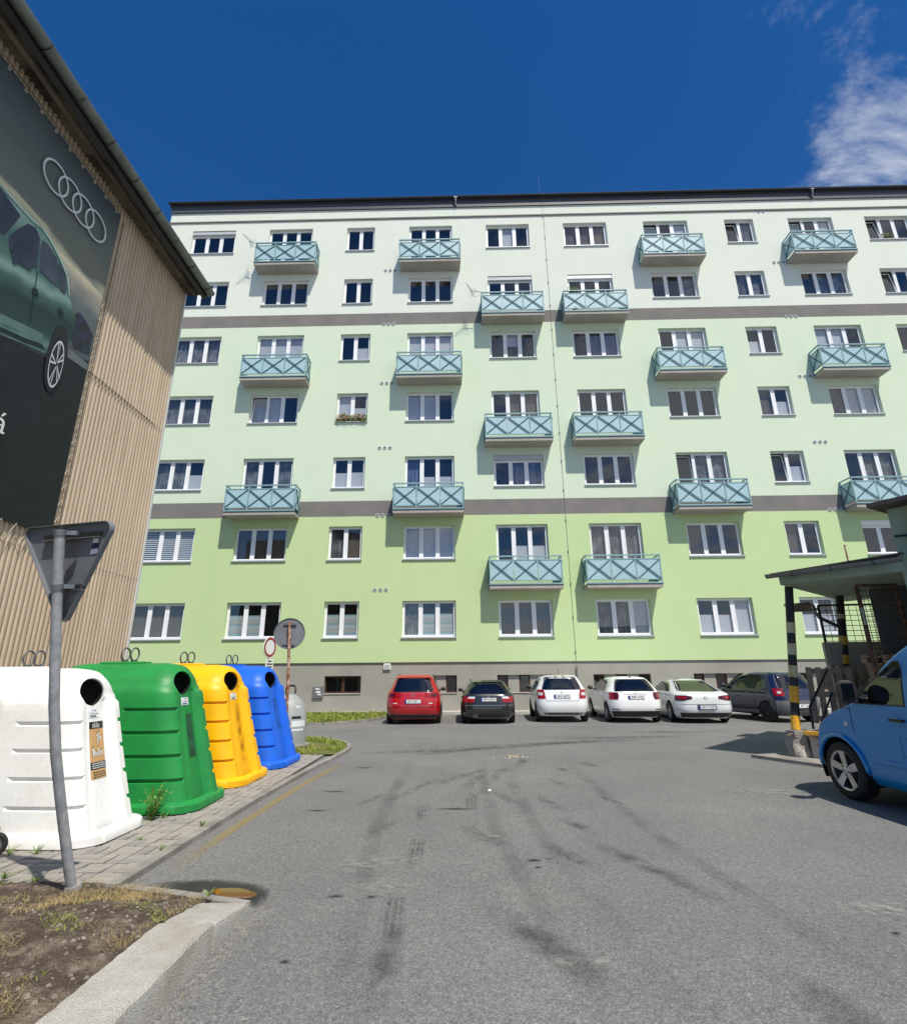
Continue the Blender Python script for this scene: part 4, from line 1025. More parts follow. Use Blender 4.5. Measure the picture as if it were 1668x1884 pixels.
MB().prism([(-4.67, 5.22, 0.10), (-4.29, 5.14, 0.10), (-4.25, 5.42, 0.10), (-4.61, 5.52, 0.10)], (-0.02, 0.01, 0.12)).build('chassis', 'black_plastic', wb)
MB().prism([(-4.80, 5.20, 0.20), (-4.45, 5.12, 0.20), (-4.39, 5.42, 0.20), (-4.73, 5.50, 0.20)], (-0.05, 0.0, 0.45)).build('body', 'black_plastic', wb)
MB().tube([(-4.41, 5.24, 0.2), (-4.31, 5.17, 0.40), (-4.29, 5.18, 0.46)], 0.018, 7).build('handle', 'black_plastic', wb)

# ================================================================== ROAD SIGNS
mat('sign_back', srgb(122, 126, 130), 0.6, 0.1, col2=srgb(106, 110, 114), vscale=3)
mat('sign_red', srgb(150, 44, 40), 0.5); mat('sign_white', srgb(230, 230, 226), 0.5)
mat('post_zinc', srgb(176, 179, 182), 0.6, 0.1, col2=srgb(138, 142, 146), vscale=14, fac=(0.35, 0.7), fine=0.12, fscale=120)
gw = thing('give_way_sign', 'triangular road sign seen from behind on a bent grey post', 'road sign', (-2.90, 4.50, 0.03))
pp = [(-2.897, 4.50, 0.02), (-2.91, 4.43, 0.2), (-2.938, 4.26, 0.652), (-2.945, 4.12, 1.0), (-2.94, 4.0, 1.337), (-2.935, 3.90, 1.70), (-2.93, 3.80, 2.092), (-2.915, 3.72, 2.35), (-2.906, 3.665, 2.56)]
MB().tube(pp, 0.034, 20).build('post', 'post_zinc', gw, smooth=50)
MB().tube([(-2.906, 3.668, 2.555), (-2.905, 3.655, 2.60)], [0.037, 0.034], 18).build('post_cap', 'black_plastic', gw, smooth=50)
MB().lathe((-2.895, 4.508, 0.0), (0, -0.2, 1), [(0.056, 0.01), (0.056, 0.06), (0.05, 0.07)], 18).build('post_sleeve', 'kerb_concrete', gw, smooth=40)
cs = [Vector((-3.284, 3.81, 2.607)), Vector((-2.484, 3.61, 2.602)), Vector((-2.861, 3.817, 1.899))]
cen = (cs[0] + cs[1] + cs[2]) / 3; sx = (cs[1] - cs[0]).normalized(); su = ((cs[0] + cs[1]) / 2 - cs[2]).normalized(); sn = sx.cross(su).normalized()   # towards the viewer
cen = cen - sx * 0.05 + Vector((0, 0.066, 0.015))
def tri(side, rad, n=6):
    h = side * 0.866; V = [(-side / 2, h / 3), (side / 2, h / 3), (0, -2 * h / 3)]; out_ = []
    for k, a0 in ((0, 90), (1, -30 + 0), (2, 210)):
        pass
    inner = side - rad * 2 * sqrt(3); hi = inner * 0.866; C = [(-inner / 2, hi / 3), (inner / 2, hi / 3), (0, -2 * hi / 3)]
    for k, (a0, a1) in enumerate(((210, 90), (90, -30), (-30, -150))):
        for i in range(n + 1): a = radians(lerp(a0, a1, i / n)); out_.append((C[k][0] + rad * cos(a), C[k][1] + rad * sin(a)))
    return out_
P3 = lambda p, d: cen + sx * p[0] + su * p[1] + sn * d
MB().grid([[P3(p, -0.004) for p in tri(0.885, 0.055)], [P3(p, -0.004) for p in tri(0.01, 0.0005)]], wrap=True).build('plate', 'sign_back', gw)
MB().grid([[P3(p, -0.010) for p in tri(0.895, 0.056)], [P3(p, -0.010) for p in tri(0.60, 0.03)]], wrap=True).build('red_border', 'sign_red', gw)
MB().grid([[P3(p, -0.012) for p in tri(0.60, 0.03)], [P3(p, -0.012) for p in tri(0.01, 0.0005)]], wrap=True).build('face', 'sign_white', gw)
MB().grid([[P3(p, -0.012) for p in tri(0.902, 0.058)], [P3(p, 0.030) for p in tri(0.902, 0.058)], [P3(p, 0.030) for p in tri(0.885, 0.055)], [P3(p, -0.004) for p in tri(0.885, 0.055)]], wrap=True).build('rim', 'sign_back', gw, smooth=40)
for dv, x0, x1 in ((0.165, -0.22, 0.31), (-0.215, -0.02, 0.18)):
    MB().bar(P3((x0, dv), 0.016), P3((x1, dv), 0.016), 0.04, 0.022, sn).build('bracket', 'black_plastic', gw)
    MB().bar(P3((x0, dv - 0.018), 0.020), P3((x1, dv - 0.018), 0.020), 0.006, 0.03, sn).build('bracket_lip', 'zinc', gw)
    q = P3((0.0, dv), 0.0); k = min(range(len(pp) - 1), key=lambda i: abs((pp[i][2] + pp[i + 1][2]) / 2 - q.z)); a, b = Vector(pp[k]), Vector(pp[k + 1]); dd = (b - a).normalized(); tt = (q.z - a.z) / (b.z - a.z); pc = a + (b - a) * tt
    MB().lathe(pc - dd * 0.022, dd, [(0.035, 0.0), (0.040, 0.002), (0.040, 0.042), (0.035, 0.044)], 20, close=False).build('clamp', 'zinc', gw, smooth=40)
    MB().bar(pc + Vector((0.04, 0.02, 0)), pc + Vector((0.11, 0.03, 0)), 0.03, 0.03).build('bolt', 'zinc', gw)
MB().grid([[P3((0.20, 0.02), -0.001), P3((0.27, 0.03), -0.001)], [P3((0.225, 0.14), -0.001), P3((0.275, 0.14), -0.001)]]).build('sticker', 'sticker', gw)
MB().grid([[P3((0.21, 0.06), 0.0005), P3((0.272, 0.065), 0.0005)], [P3((0.22, 0.105), 0.0005), P3((0.274, 0.105), 0.0005)]]).build('sticker_print', 'print_blue', gw)

rs = thing('round_sign', 'round road sign seen from behind on a rusty pole', 'road sign', (-3.64, 11.62, 0.034))
MB().tube([(-3.62, 11.62, 0.03), (-3.63, 11.60, 1.2), (-3.69, 11.55, 2.62)], 0.032, 12).build('pole', 'rust', rs, smooth=50)
c = Vector((-3.70, 11.63, 2.385)); nn = Vector((0.10, -1, 0.03)).normalized()
MB().lathe(c, nn, [(0.005, 0.0), (0.322, 0.0), (0.330, -0.012), (0.330, 0.022), (0.322, 0.022), (0.320, 0.004), (0.005, 0.004)], 40, close=False).build('plate', 'sign_back', rs, smooth=40)
for dz in (0.20, -0.23):
    MB().bar(c + Vector((-0.13, -0.025, dz)), c + Vector((0.14, -0.015, dz)), 0.035, 0.035).build('bracket', 'zinc', rs)
ns = thing('no_entry_sign', 'white round sign with red ring above a small text plate', 'road sign', (-6.19, 17.55, 0.0))
c = Vector((-6.17, 17.5, 2.38)); nn = Vector((0.96, -0.28, 0.0)).normalized(); tx = Vector((0.28, 0.96, 0))
MB().tube([(-6.20, 17.55, 0.0), (-6.21, 17.56, 2.65)], 0.035, 10).build('pole', 'post_zinc', ns, smooth=50)
MB().lathe(c, nn, [(0.004, -0.01), (0.33, -0.01), (0.335, 0.0), (0.33, 0.01), (0.004, 0.01)], 36, close=False).build('plate', 'sign_white', ns, smooth=40)
MB().lathe(c, nn, [(0.235, 0.013), (0.31, 0.013)], 36, close=False).build('ring', 'sign_red', ns)
pc = c - Vector((0, 0, 0.52)) + nn * 0.03
MB().prism([pc + tx * -0.2 + Vector((0, 0, -0.16)), pc + tx * 0.2 + Vector((0, 0, -0.16)), pc + tx * 0.2 + Vector((0, 0, 0.16)), pc + tx * -0.2 + Vector((0, 0, 0.16))], nn * 0.01).build('text_plate', 'sign_white', ns)
for k, w_ in enumerate((0.09, 0.15, 0.13)):
    q = pc + nn * 0.013 + Vector((0, 0, 0.085 - 0.09 * k))
    MB().poly([q - tx * w_ - Vector((0, 0, 0.02)), q + tx * w_ - Vector((0, 0, 0.02)), q + tx * w_ + Vector((0, 0, 0.02)), q - tx * w_ + Vector((0, 0, 0.02))]).build('print_line', 'print_black', ns, fix=False)

# ================================================================== LOADING CANOPY AND SHED ON THE RIGHT
mat('shed_green', srgb(172, 188, 164), 0.9, col2=srgb(150, 167, 144), vscale=1.2, fine=0.06, fscale=60, bump=0.2, bscale=60, spec=0.15)
mat('shed_grey', srgb(188, 178, 168), 0.9, col2=srgb(160, 150, 142), vscale=1.3, fine=0.1, fscale=60, bump=0.3, bscale=50, spec=0.15)
mat('inner_dark', srgb(74, 82, 88), 0.9, var=0.3, vscale=2)
mat('post_black', srgb(42, 42, 44), 0.6, var=0.3, vscale=6)
mat('post_yellow', srgb(226, 168, 40), 0.6, col2=srgb(206, 176, 110), vscale=4, fac=(0.5, 0.7), fine=0.12, fscale=30)
mat('post_cream', srgb(196, 186, 146), 0.6, col2=srgb(170, 150, 80), vscale=4, fac=(0.45, 0.7))
mat('broken_concrete', srgb(150, 144, 136), 0.95, col2=srgb(196, 190, 180), vscale=5, fac=(0.5, 0.65), fine=0.3, fscale=70, bump=0.9, bscale=30, spec=0.15)
mat('pallet_wood', srgb(184, 158, 128), 0.85, col2=srgb(146, 124, 102), vscale=3, stretch=(1, 1, 5), fine=0.15, fscale=60)
mat('tar_roof', srgb(98, 90, 82), 0.9, col2=srgb(74, 68, 62), vscale=3, fine=0.2, fscale=40)
e1 = Vector((0.66, -0.75, 0)); e2 = Vector((0.75, 0.66, 0)); Z3 = Vector((0, 0, 1))
K = Vector((6.22, 10.38, 0))
can = thing('loading_canopy', 'flat green canopy on striped posts over a loading ramp', 'canopy', (6.6, 10.4, 0))
def obox(mb, o, a, b, c):      # oriented box from a corner along three vectors
    o = Vector(o); return mb.prism([o, o + a, o + a + b, o + b], c)
obox(MB(), K + Z3 * 3.14, e1 * 1.95, e2 * 4.2, Z3 * 0.20).build('ceiling', 'shed_green', can)
# roof sheet rising towards the shed
a, b, c_, d = K - e2 * 0.14 - e1 * 0.10, K + e1 * 1.95 - e2 * 0.2, K + e1 * 1.95 + e2 * 4.2, K - e1 * 0.25 + e2 * 4.2
zA, zB, zC, zD = 3.36, 3.42, 3.95, 3.75
top = [a + Z3 * zA, b + Z3 * zB, c_ + Z3 * zC, d + Z3 * zD]; bot = [p - Z3 * 0.03 for p in top]
MB().add(top + bot, [(0, 1, 2, 3), (7, 6, 5, 4), (0, 4, 5, 1), (1, 5, 6, 2), (2, 6, 7, 3), (3, 7, 4, 0)]).build('roof', 'tar_roof', can)
gp = MB()
rows = []
for p in (a - e1 * 0.05, b):
    cc = p - e2 * 0.06 + Z3 * 3.33; rows.append([cc + e2 * (0.075 * cos(t)) + Z3 * (0.075 * sin(t)) for t in [pi + k * pi / 10 for k in range(11)]] + [cc + e2 * (0.066 * cos(t)) + Z3 * (0.066 * sin(t)) for t in [2 * pi - k * pi / 10 for k in range(11)]])
gp.grid(rows); gp.build('gutter', 'gutter_zinc', can, smooth=45)
for k in range(3):
    p = (a - e1 * 0.05).lerp(b, 0.22 + 0.3 * k) - e2 * 0.06 + Z3 * 3.33
    MB().tube([p + e2 * (0.08 * cos(t)) + Z3 * (0.08 * sin(t)) for t in [pi + q * pi / 8 for q in range(9)]], 0.008, 5).build('gutter_bracket', 'post_black', can)
# striped posts, one object each colour band
def striped_post(base, topp, r, bands, name='post'):
    base, topp = Vector(base), Vector(topp); L_ = topp - base
    core = MB().tube([base, topp], r * 0.96, 16).build(name, 'post_black', can, smooth=50)
    for t0, t1, m_ in bands: MB().tube([base + L_ * t0, base + L_ * t1], r, 16).build('painted_band', m_, core, smooth=50)
striped_post((6.14, 10.60, 0.50), (6.60, 10.74, 3.15), 0.078, [(0.0, 0.045, 'post_yellow'), (0.045, 0.09, 'post_yellow'), (0.175, 0.285, 'post_yellow'), (0.345, 0.425, 'post_cream'), (0.50, 0.58, 'post_cream'), (0.655, 0.73, 'post_cream')])
striped_post((8.10, 12.0, 0.50), (8.52, 12.1, 3.15), 0.085, [(0.13, 0.21, 'post_yellow'), (0.30, 0.37, 'post_cream'), (0.44, 0.51, 'post_yellow'), (0.59, 0.66, 'post_yellow'), (0.80, 0.84, 'post_cream')])
# ramp platform with a broken corner under the post and a worn yellow edge
PF = Vector((6.02, 10.52, 0))
obox(MB(), PF + e1 * 0.25 + e2 * 0.05, e1 * 2.6, e2 * 2.6, Z3 * 0.495).build('platform', 'shed_grey', can)
obox(MB(), PF + e1 * 0.20 - e2 * 0.03 + Z3 * 0.44, e1 * 2.6, e2 * 0.10, Z3 * 0.06).build('platform_edge', 'post_yellow', can)
rows = []
for j in range(9):
    z = j / 8 * 0.50; r = []
    for i in range(20):
        an = 2 * pi * i / 20; rad = 0.20 - 0.03 * j / 8 + 0.05 * mnoise.noise((cos(an) * 2.1, sin(an) * 2.1, z * 5)) + 0.03 * mnoise.noise((cos(an) * 6, sin(an) * 6, z * 14))
        r.append((6.14 + rad * cos(an), 10.58 + rad * 0.9 * sin(an), z))
    rows.append(r)
mb = MB().grid(rows, wrap=True); n = 20; mb.f.append(tuple(range(8 * n, 9 * n))); mb.build('broken_footing', 'broken_concrete', can, smooth=35)
MB().bar((6.18, 10.42, 0.50), (6.52, 10.02, 0.20), 0.05, 0.025).build('loose_strip', 'pallet_wood', can)
MB().bar((5.92, 10.50, 0.42), (6.12, 10.44, 0.50), 0.03, 0.02).build('loose_strip', 'pallet_wood', can)
# thin slab lying on the asphalt in front of the ramp
obox(MB(), Vector((5.36, 10.82, 0.0)), Vector((0.72, -1.36, 0)), Vector((0.9, 0.3, 0)), Z3 * 0.055).build('kerb_slab', 'kerb_concrete', can)
# low wall with a wire fence behind the ramp
wl = MB(); obox(wl, Vector((7.98, 12.05, 0.4)), Vector((2.4, -0.35, 0)), Vector((0.03, 0.2, 0)), Z3 * 1.73); wl.build('back_wall', 'shed_grey', can)
f0 = Vector((8.0, 12.1, 2.13)); fx = Vector((2.4, -0.35, 0)); mb = MB()
for i in range(17): mb.tube([f0 + fx * (i / 16), f0 + fx * (i / 16) + Z3 * 0.78], 0.007, 4)
for i in range(7): mb.tube([f0 + Z3 * (0.02 + 0.11 * i), f0 + fx + Z3 * (0.02 + 0.11 * i)], 0.007, 4)
mb.build('fence_mesh', 'post_black', can)
MB().bar(f0 + Z3 * 0.80, f0 + fx + Z3 * 0.80, 0.04, 0.04).build('fence_rail', 'post_black', can)
MB().bar(f0 - Z3 * 0.5, f0 + Z3 * 0.80, 0.04, 0.04).build('fence_post', 'post_black', can)
# handrail of the ramp
mb = MB().tube([(6.78, 11.12, 0.46), (6.80, 11.14, 0.86), (7.55, 11.55, 1.55)], 0.022, 8); mb.tube([(6.95, 11.2, 0.46), (7.55, 11.55, 1.10)], 0.018, 8)
mb.build('handrail', 'post_black', can)
# small lean-to roof edge and rain pipe seen under the canopy
MB().prism([(7.55, 12.6, 2.98), (7.95, 12.3, 2.98), (8.5, 12.9, 2.90), (8.1, 13.2, 2.90)], (0, 0, 0.05)).build('lean_to_roof', 'tar_roof', can)
MB().tube([(8.02, 12.3, 2.97), (8.02, 12.28, 2.80), (8.10, 12.28, 2.68), (8.55, 12.3, 2.45)], 0.04, 10).build('rain_pipe', 'gutter_zinc', can, smooth=50)
MB().tube([K + e1 * 0.9 + e2 * 1.2 + Z3 * 3.5, K + e1 * 0.9 + e2 * 1.2 + Z3 * 3.95], 0.015, 6).build('roof_rod', 'rust', can)
# rusty wire gate standing open under the canopy
gt = thing('wire_gate', 'rusty framed wire mesh gate standing open behind the blue van', 'gate', (7.12, 9.62, 0.5))
A0 = Vector((7.14, 9.66, 0.52)); ax = Vector((0.66, -0.05, 0)); H_ = 2.48
mb = MB().bar(A0, A0 + Z3 * H_, 0.05, 0.05); mb.bar(A0 + ax, A0 + ax + Z3 * H_, 0.05, 0.05); mb.bar(A0 + Z3 * H_, A0 + ax + Z3 * H_, 0.05, 0.05); mb.bar(A0, A0 + ax, 0.05, 0.05)
mb.build('frame', 'dark_rust', gt)
mb = MB()
for i in range(1, 9): mb.tube([A0 + ax * (i / 9), A0 + ax * (i / 9) + Z3 * H_], 0.006, 4)
for i in range(1, 27): mb.tube([A0 + Z3 * (H_ * i / 27), A0 + ax + Z3 * (H_ * i / 27)], 0.006, 4)
mb.build('wire_mesh', 'dark_rust', gt)
MB().box((7.11, 9.60, 2.30), (7.13, 9.64, 2.60)).build('latch_plate', 'zinc', gt)
# shed: wall in shade with its eave and rain pipe
sh = thing('storage_shed', 'green rendered shed at the right edge with dark rain pipe', 'shed', (7.45, 9.05, 0))
S0 = Vector((7.46, 8.98, 0)); s1 = Vector((0.52, -0.854, 0)); s2 = Vector((0.854, 0.52, 0))
obox(MB(), S0, s1 * 7.0, s2 * 5.0, Z3 * 4.22).build('wall', 'shed_green', sh)
obox(MB(), S0 - s1 * 0.12 - s2 * 0.42 + Z3 * 4.225, s1 * 7.3, s2 * 5.8, Z3 * 0.07).build('roof', 'tar_roof', sh)
obox(MB(), S0 + s1 * 0.3 - s2 * 0.012 + Z3 * 2.62, s1 * 2.5, s2 * 0.01, Z3 * 0.06).build('cable_duct', 'post_black', sh)
q = S0 + s1 * 0.20 - s2 * 0.09
MB().tube([q + s1 * 0.35 - s2 * 0.28 + Z3 * 4.20, q + s1 * 0.16 - s2 * 0.06 + Z3 * 4.05, q + s1 * 0.10 + Z3 * 3.85, q + s1 * 0.10 + Z3 * 3.3, q + s1 * 0.10 + Z3 * 2.6], 0.045, 12).build('rain_pipe', 'post_zinc', sh, smooth=50)
MB().tube([q - s1 * 0.15 + Z3 * 3.72, q + s1 * 0.02 + Z3 * 3.70, q + s1 * 0.05 + Z3 * 3.62, q + s1 * 0.25 + Z3 * 3.60], 0.022, 6).build('cable_bundle', 'post_black', sh)
# back room wall seen through the gate
obox(MB(), Vector((8.35, 11.0, 0.4)), Vector((1.6, -2.1, 0)), Vector((0.1, 0.1, 0)), Z3 * 2.72).build('inner_wall', 'inner_dark', sh)
# pallets
def pallet(loc, R_, label, group=None):
    t = thing('pallet', label, 'pallet', loc, group)
    t.matrix_world = Matrix.Translation(loc) @ R_.to_4x4()
    for k in range(5):
        y = -0.34 + k * 0.17
        me = MB().box((-0.55, y - 0.055, 0.122), (0.55, y + 0.055, 0.144)).mesh('board'); me.materials.append(MATS['pallet_wood']); link('board', me, t)
    for k in range(3):
        y = -0.34 + k * 0.34
        me = MB().box((-0.55, y - 0.05, 0.0), (0.55, y + 0.05, 0.022)).mesh('board'); me.materials.append(MATS['pallet_wood']); link('board', me, t)
        for x in (-0.48, 0, 0.48):
            me = MB().box((x - 0.07, y - 0.05, 0.022), (x + 0.07, y + 0.05, 0.10)).mesh('block'); me.materials.append(MATS['pallet_wood']); link('block', me, t)
    for x in (-0.48, 0, 0.48):
        me = MB().box((x - 0.05, -0.39, 0.10), (x + 0.05, 0.39, 0.122)).mesh('stringer'); me.materials.append(MATS['pallet_wood']); link('stringer', me, t)
    return t
up = Vector((0.18, 0.22, 0.96)).normalized(); xx = up; zz_ = Vector((-0.52, -0.80, 0.28)); zz_ = (zz_ - xx * zz_.dot(xx)).normalized(); yy = zz_.cross(xx)
R_ = Matrix((xx, yy, zz_)).transposed()
pallet(Vector((7.62, 11.66, 1.03)), R_, 'grey wooden pallet leaning upright beside the ramp handrail')
up2 = Vector((0.10, 0.14, 0.98)).normalized(); z2 = Vector((-0.35, -0.92, 0.14)); z2 = (z2 - up2 * z2.dot(up2)).normalized()
pallet(Vector((8.3, 11.70, 1.06)), Matrix((up2, z2.cross(up2), z2)).transposed(), 'dark wooden pallet leaning against the grey wall behind the striped post')
for k in range(9):
    pallet(Vector((8.35 + 0.03 * sin(k * 2.1), 10.62 + 0.02 * cos(k * 1.7), 0.50 + 0.146 * k)), Matrix.Rotation(radians(35 + 3 * sin(k * 1.3)), 3, 'Z'), 'wooden pallet in the tall stack behind the blue van', 'stacked pallets')

# ================================================================== VEHICLES
mat('paint_red', srgb(172, 12, 22), 0.28, 0.0, coat=1.0); mat('paint_black', (0.012, 0.013, 0.014), 0.22, coat=1.0)
mat('paint_car_white', srgb(232, 233, 232), 0.3, coat=0.8); mat('paint_pearl', srgb(214, 218, 218), 0.28, coat=0.9); mat('paint_navy', srgb(22, 30, 62), 0.25, coat=1.0)
mat('paint_van', srgb(6, 128, 200), 0.3, coat=0.5)
mat('bumper_grey', srgb(92, 94, 98), 0.55); mat('lamp_red', srgb(150, 8, 14), 0.18, coat=0.6); mat('lamp_dark', srgb(74, 8, 16), 0.15, coat=0.6); mat('lamp_clear', srgb(206, 206, 206), 0.15, coat=0.6)
mat('plate_white', srgb(232, 234, 236), 0.4); mat('plate_blue', srgb(28, 60, 150), 0.4); mat('stripe_olive', srgb(96, 106, 66), 0.4); mat('interior', (0.03, 0.03, 0.03), 0.9)
mat('headlamp', srgb(190, 196, 200), 0.1, 0.3, coat=1.0)
class Shell:
    """car body as a stack of plan outlines; y = 0 is the rear, +y the nose"""
    def __init__(s, lv, bow0=0.30, bow1=0.55, p0=6, p1=3.2):
        s.z = [l[0] for l in lv]; s.w = [l[1] for l in lv]; s.r = [l[2] for l in lv]; s.f = [l[3] for l in lv]; s.b0, s.b1, s.p0, s.p1 = bow0, bow1, p0, p1
    def hw(s, z): return sinterp(z, s.z, s.w)
    def rear(s, x, z): return sinterp(z, s.z, s.r) + s.b0 * min(1, abs(x) / s.hw(z)) ** s.p0
    def front(s, x, z): return sinterp(z, s.z, s.f) - s.b1 * min(1, abs(x) / s.hw(z)) ** s.p1
    def ring(s, z, ns=10):
        n = 20; w = s.hw(z); P = []
        us = [sin(pi / 2 * (-1 + 2 * i / n)) for i in range(n + 1)]
        for u in us: P.append((u * w, s.rear(u * w, z), z))
        y0, y1 = s.rear(w, z), s.front(w, z)
        for i in range(1, ns): P.append((w, lerp(y0, y1, i / ns), z))
        for u in reversed(us): P.append((u * w, s.front(u * w, z), z))
        for i in range(1, ns): P.append((-w, lerp(y1, y0, i / ns), z))
        return P
    def body(s, nz=34, ns=10, cut=None):
        zs = [lerp(s.z[0], s.z[-1], i / nz) for i in range(nz + 1)]; rows = [s.ring(z, ns) for z in zs]
        mb = MB().grid(rows, wrap=True); n = len(rows[0]); o = (len(rows) - 1) * n
        if cut: mb.f = [f for f in mb.f if not cut(sum((Vector(mb.v[k]) for k in f), Vector()) / len(f))]
        mb.v.append((0, sum(p[1] for p in rows[-1]) / n, s.z[-1] + 0.006)); c = len(mb.v) - 1
        for k in range(n): mb.f.append((o + k, o + (k + 1) % n, c))
        mb.f.append(tuple(range(n))); return mb
    def rpatch(s, rows, e=0.006, n=10, front=False):
        """rows: (z, x_left, x_right) on the rear face"""
        R = []
        for z, a, b in rows: R.append([(lerp(a, b, k / n), (s.front(lerp(a, b, k / n), z) + e) if front else (s.rear(lerp(a, b, k / n), z) - e), z) for k in range(n + 1)])
        return MB().grid(R)
    def spatch(s, rows, side, e=0.006, n=6):
        """rows: (z, y0, y1) on a side"""
        R = []
        for z, a, b in rows: R.append([(side * (s.hw(z) + e), lerp(a, b, k / n), z) for k in range(n + 1)])
        return MB().grid(R)
def dens(rows, n=6):
    out_ = []
    for i in range(len(rows) - 1):
        for k in range(n): out_.append(tuple(lerp(a, b, k / n) for a, b in zip(rows[i], rows[i + 1])))
    return out_ + [rows[-1]]
def car_wheels(root, tr, ys, r, rim='alloy', w=0.20):
    for side in (-1, 1):
        for y in ys:
            c_ = Vector((side * (tr - w / 2), y, r)); a = Vector((side, 0, 0))
            t = MB().lathe(c_ - a * w / 2, a, [(r * 0.64, 0), (r * 0.93, 0.005), (r, w * 0.15), (r, w * 0.85), (r * 0.93, w - 0.005), (r * 0.64, w)], 30, close=False).build('wheel', 'black_rubber', root, smooth=40)
            rb = MB().lathe(c_ + a * (w / 2 - 0.05), a, [(r * 0.66, 0.0), (r * 0.66, 0.045), (r * 0.60, 0.045), (r * 0.57, 0.01), (r * 0.56, 0.0)], 28, close=False)
            for q in range(10): 
                an = 2 * pi * q / 10; rb.bar(c_ + a * (w / 2 - 0.03) + Vector((0, cos(an), sin(an))) * 0.03, c_ + a * (w / 2 - 0.02) + Vector((0, cos(an), sin(an))) * r * 0.6, 0.035, 0.02, a)
            rb.build('rim', rim, t, smooth=40)
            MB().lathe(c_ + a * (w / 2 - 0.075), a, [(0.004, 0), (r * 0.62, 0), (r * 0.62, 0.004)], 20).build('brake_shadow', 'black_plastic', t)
def plate(sh_, root, z, txt, w=0.26, h=0.055, x=0.0):
    y = sh_.rear(x, z) - 0.035
    p = MB().box((x - w - 0.006, y, z - h - 0.006), (x + w + 0.006, y + 0.05, z + h + 0.006)).build('licence_plate', 'black_plastic', root)
    MB().poly([(x - w, y - 0.002, z - h), (x + w, y - 0.002, z - h), (x + w, y - 0.002, z + h), (x - w, y - 0.002, z + h)]).build('plate_face', 'plate_white', p)
    MB().poly([(x - w, y - 0.004, z - h), (x - w + 0.045, y - 0.004, z - h), (x - w + 0.045, y - 0.004, z + h), (x - w, y - 0.004, z + h)]).build('plate_band', 'plate_blue', p)
    text('lettering', txt, 0.105, frame((x + 0.025, y - 0.005, z - 0.002), (1, 0, 0), (0, 0, 1)), 'print_black', p)
def mirrors(root, sh_, y, z, m_, s=1.0):
    for side in (-1, 1):
        c_ = Vector((side * (sh_.hw(z) + 0.11), y, z + 0.03)); mb = MB(); rows = []
        for k in range(9):
            a = -pi / 2 + pi * k / 8; rows.append([(c_.x + 0.10 * s * cos(a) * cos(b), c_.y + 0.055 * s * cos(a) * sin(b), c_.z + 0.075 * s * sin(a)) for b in [2 * pi * q / 14 for q in range(14)]])
        mb.grid(rows, wrap=True); mb.bar((side * (sh_.hw(z) - 0.02), y + 0.02, z - 0.03), (c_.x, y + 0.01, z), 0.05, 0.03)
        mb.build('mirror', m_, root, smooth=50)
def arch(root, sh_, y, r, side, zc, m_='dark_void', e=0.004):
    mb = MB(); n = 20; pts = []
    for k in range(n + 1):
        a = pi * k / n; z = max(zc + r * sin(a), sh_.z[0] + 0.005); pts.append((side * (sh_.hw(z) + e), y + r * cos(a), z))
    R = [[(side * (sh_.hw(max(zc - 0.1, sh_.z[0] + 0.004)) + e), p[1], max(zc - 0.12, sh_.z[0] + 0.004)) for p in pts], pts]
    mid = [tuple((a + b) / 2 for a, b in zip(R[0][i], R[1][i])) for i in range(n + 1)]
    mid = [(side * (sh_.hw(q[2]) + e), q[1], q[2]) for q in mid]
    MB().grid([R[0], mid, R[1]]).build('wheel_arch', m_, root)  # dark patch on the uncut body side, standing in for the shaded hollow
def lamp_pair(sh_, root, rows, m_, name='tail_lamp', e=0.012, mm2=None, rows2=None):
    for sgn in (-1, 1):
        rr = [(z, sgn * a, sgn * b) for z, a, b in rows]
        o = sh_.rpatch(dens(rr, 4), e).build(name, m_, root, smooth=50)
        if rows2: sh_.rpatch(dens([(z, sgn * a, sgn * b) for z, a, b in rows2], 4), e + 0.004).build('lamp_lens', mm2, o, smooth=50)
def place(root, x, y, rz, s): root.location = (x, y, 0.0); root.rotation_euler = (0, 0, radians(rz)); root.scale = (s, s, s)
def badge(sh_, root, z, r=0.05, m_='chrome', letter=None):
    c_ = Vector((0, sh_.rear(0, z) - 0.012, z)); b = MB().lathe(c_, (0, -1, 0), [(r * 0.82, 0.0), (r, 0.0), (r, 0.008), (r * 0.82, 0.008)], 20, close=False).build('badge', m_, root)
    return b, c_
def common(root, sh_, paint, L_, rw, sw, pz, txt, belt, wheels=(0.72, 3.25), r=0.31, rim='alloy'):
    sh_.body().build('body', paint, root, smooth=42)
    sh_.rpatch(dens(rw, 5), 0.005, 14).build('rear_window', 'car_glass', root, smooth=50)
    sh_.rpatch(dens([(z + (0.012 if i == len(rw) - 1 else -0.012 if i == 0 else 0), a - 0.02, b + 0.02) for i, (z, a, b) in enumerate(rw)], 5), 0.002, 14).build('window_seal', 'black_plastic', root, smooth=50)
    for side in (-1, 1):
        for k, rows in enumerate(sw): sh_.spatch(dens(rows, 4), side, 0.005).build('side_window', 'car_glass', root, smooth=50)
        for y in wheels: arch(root, sh_, y, r + 0.06, side, r)
    car_wheels(root, sh_.hw(0.4) + 0.03, wheels, r, rim)
    if pz: plate(sh_, root, pz, txt)
def handles(root, sh_, ys, z, m_):
    for side in (-1, 1):
        for y in ys: MB().bar((side * (sh_.hw(z) + 0.015), y - 0.09, z), (side * (sh_.hw(z) + 0.015), y + 0.09, z), 0.03, 0.025).build('door_handle', m_, root)
def seams(root, sh_, ys, z0, z1):
    for side in (-1, 1):
        for y in ys: sh_.spatch(dens([(z0, y - 0.006, y + 0.006), (z1, y - 0.006, y + 0.006)], 6), side, 0.003, 1).build('door_seam', 'black_plastic', root)
GRP = 'cars parked along the facade'
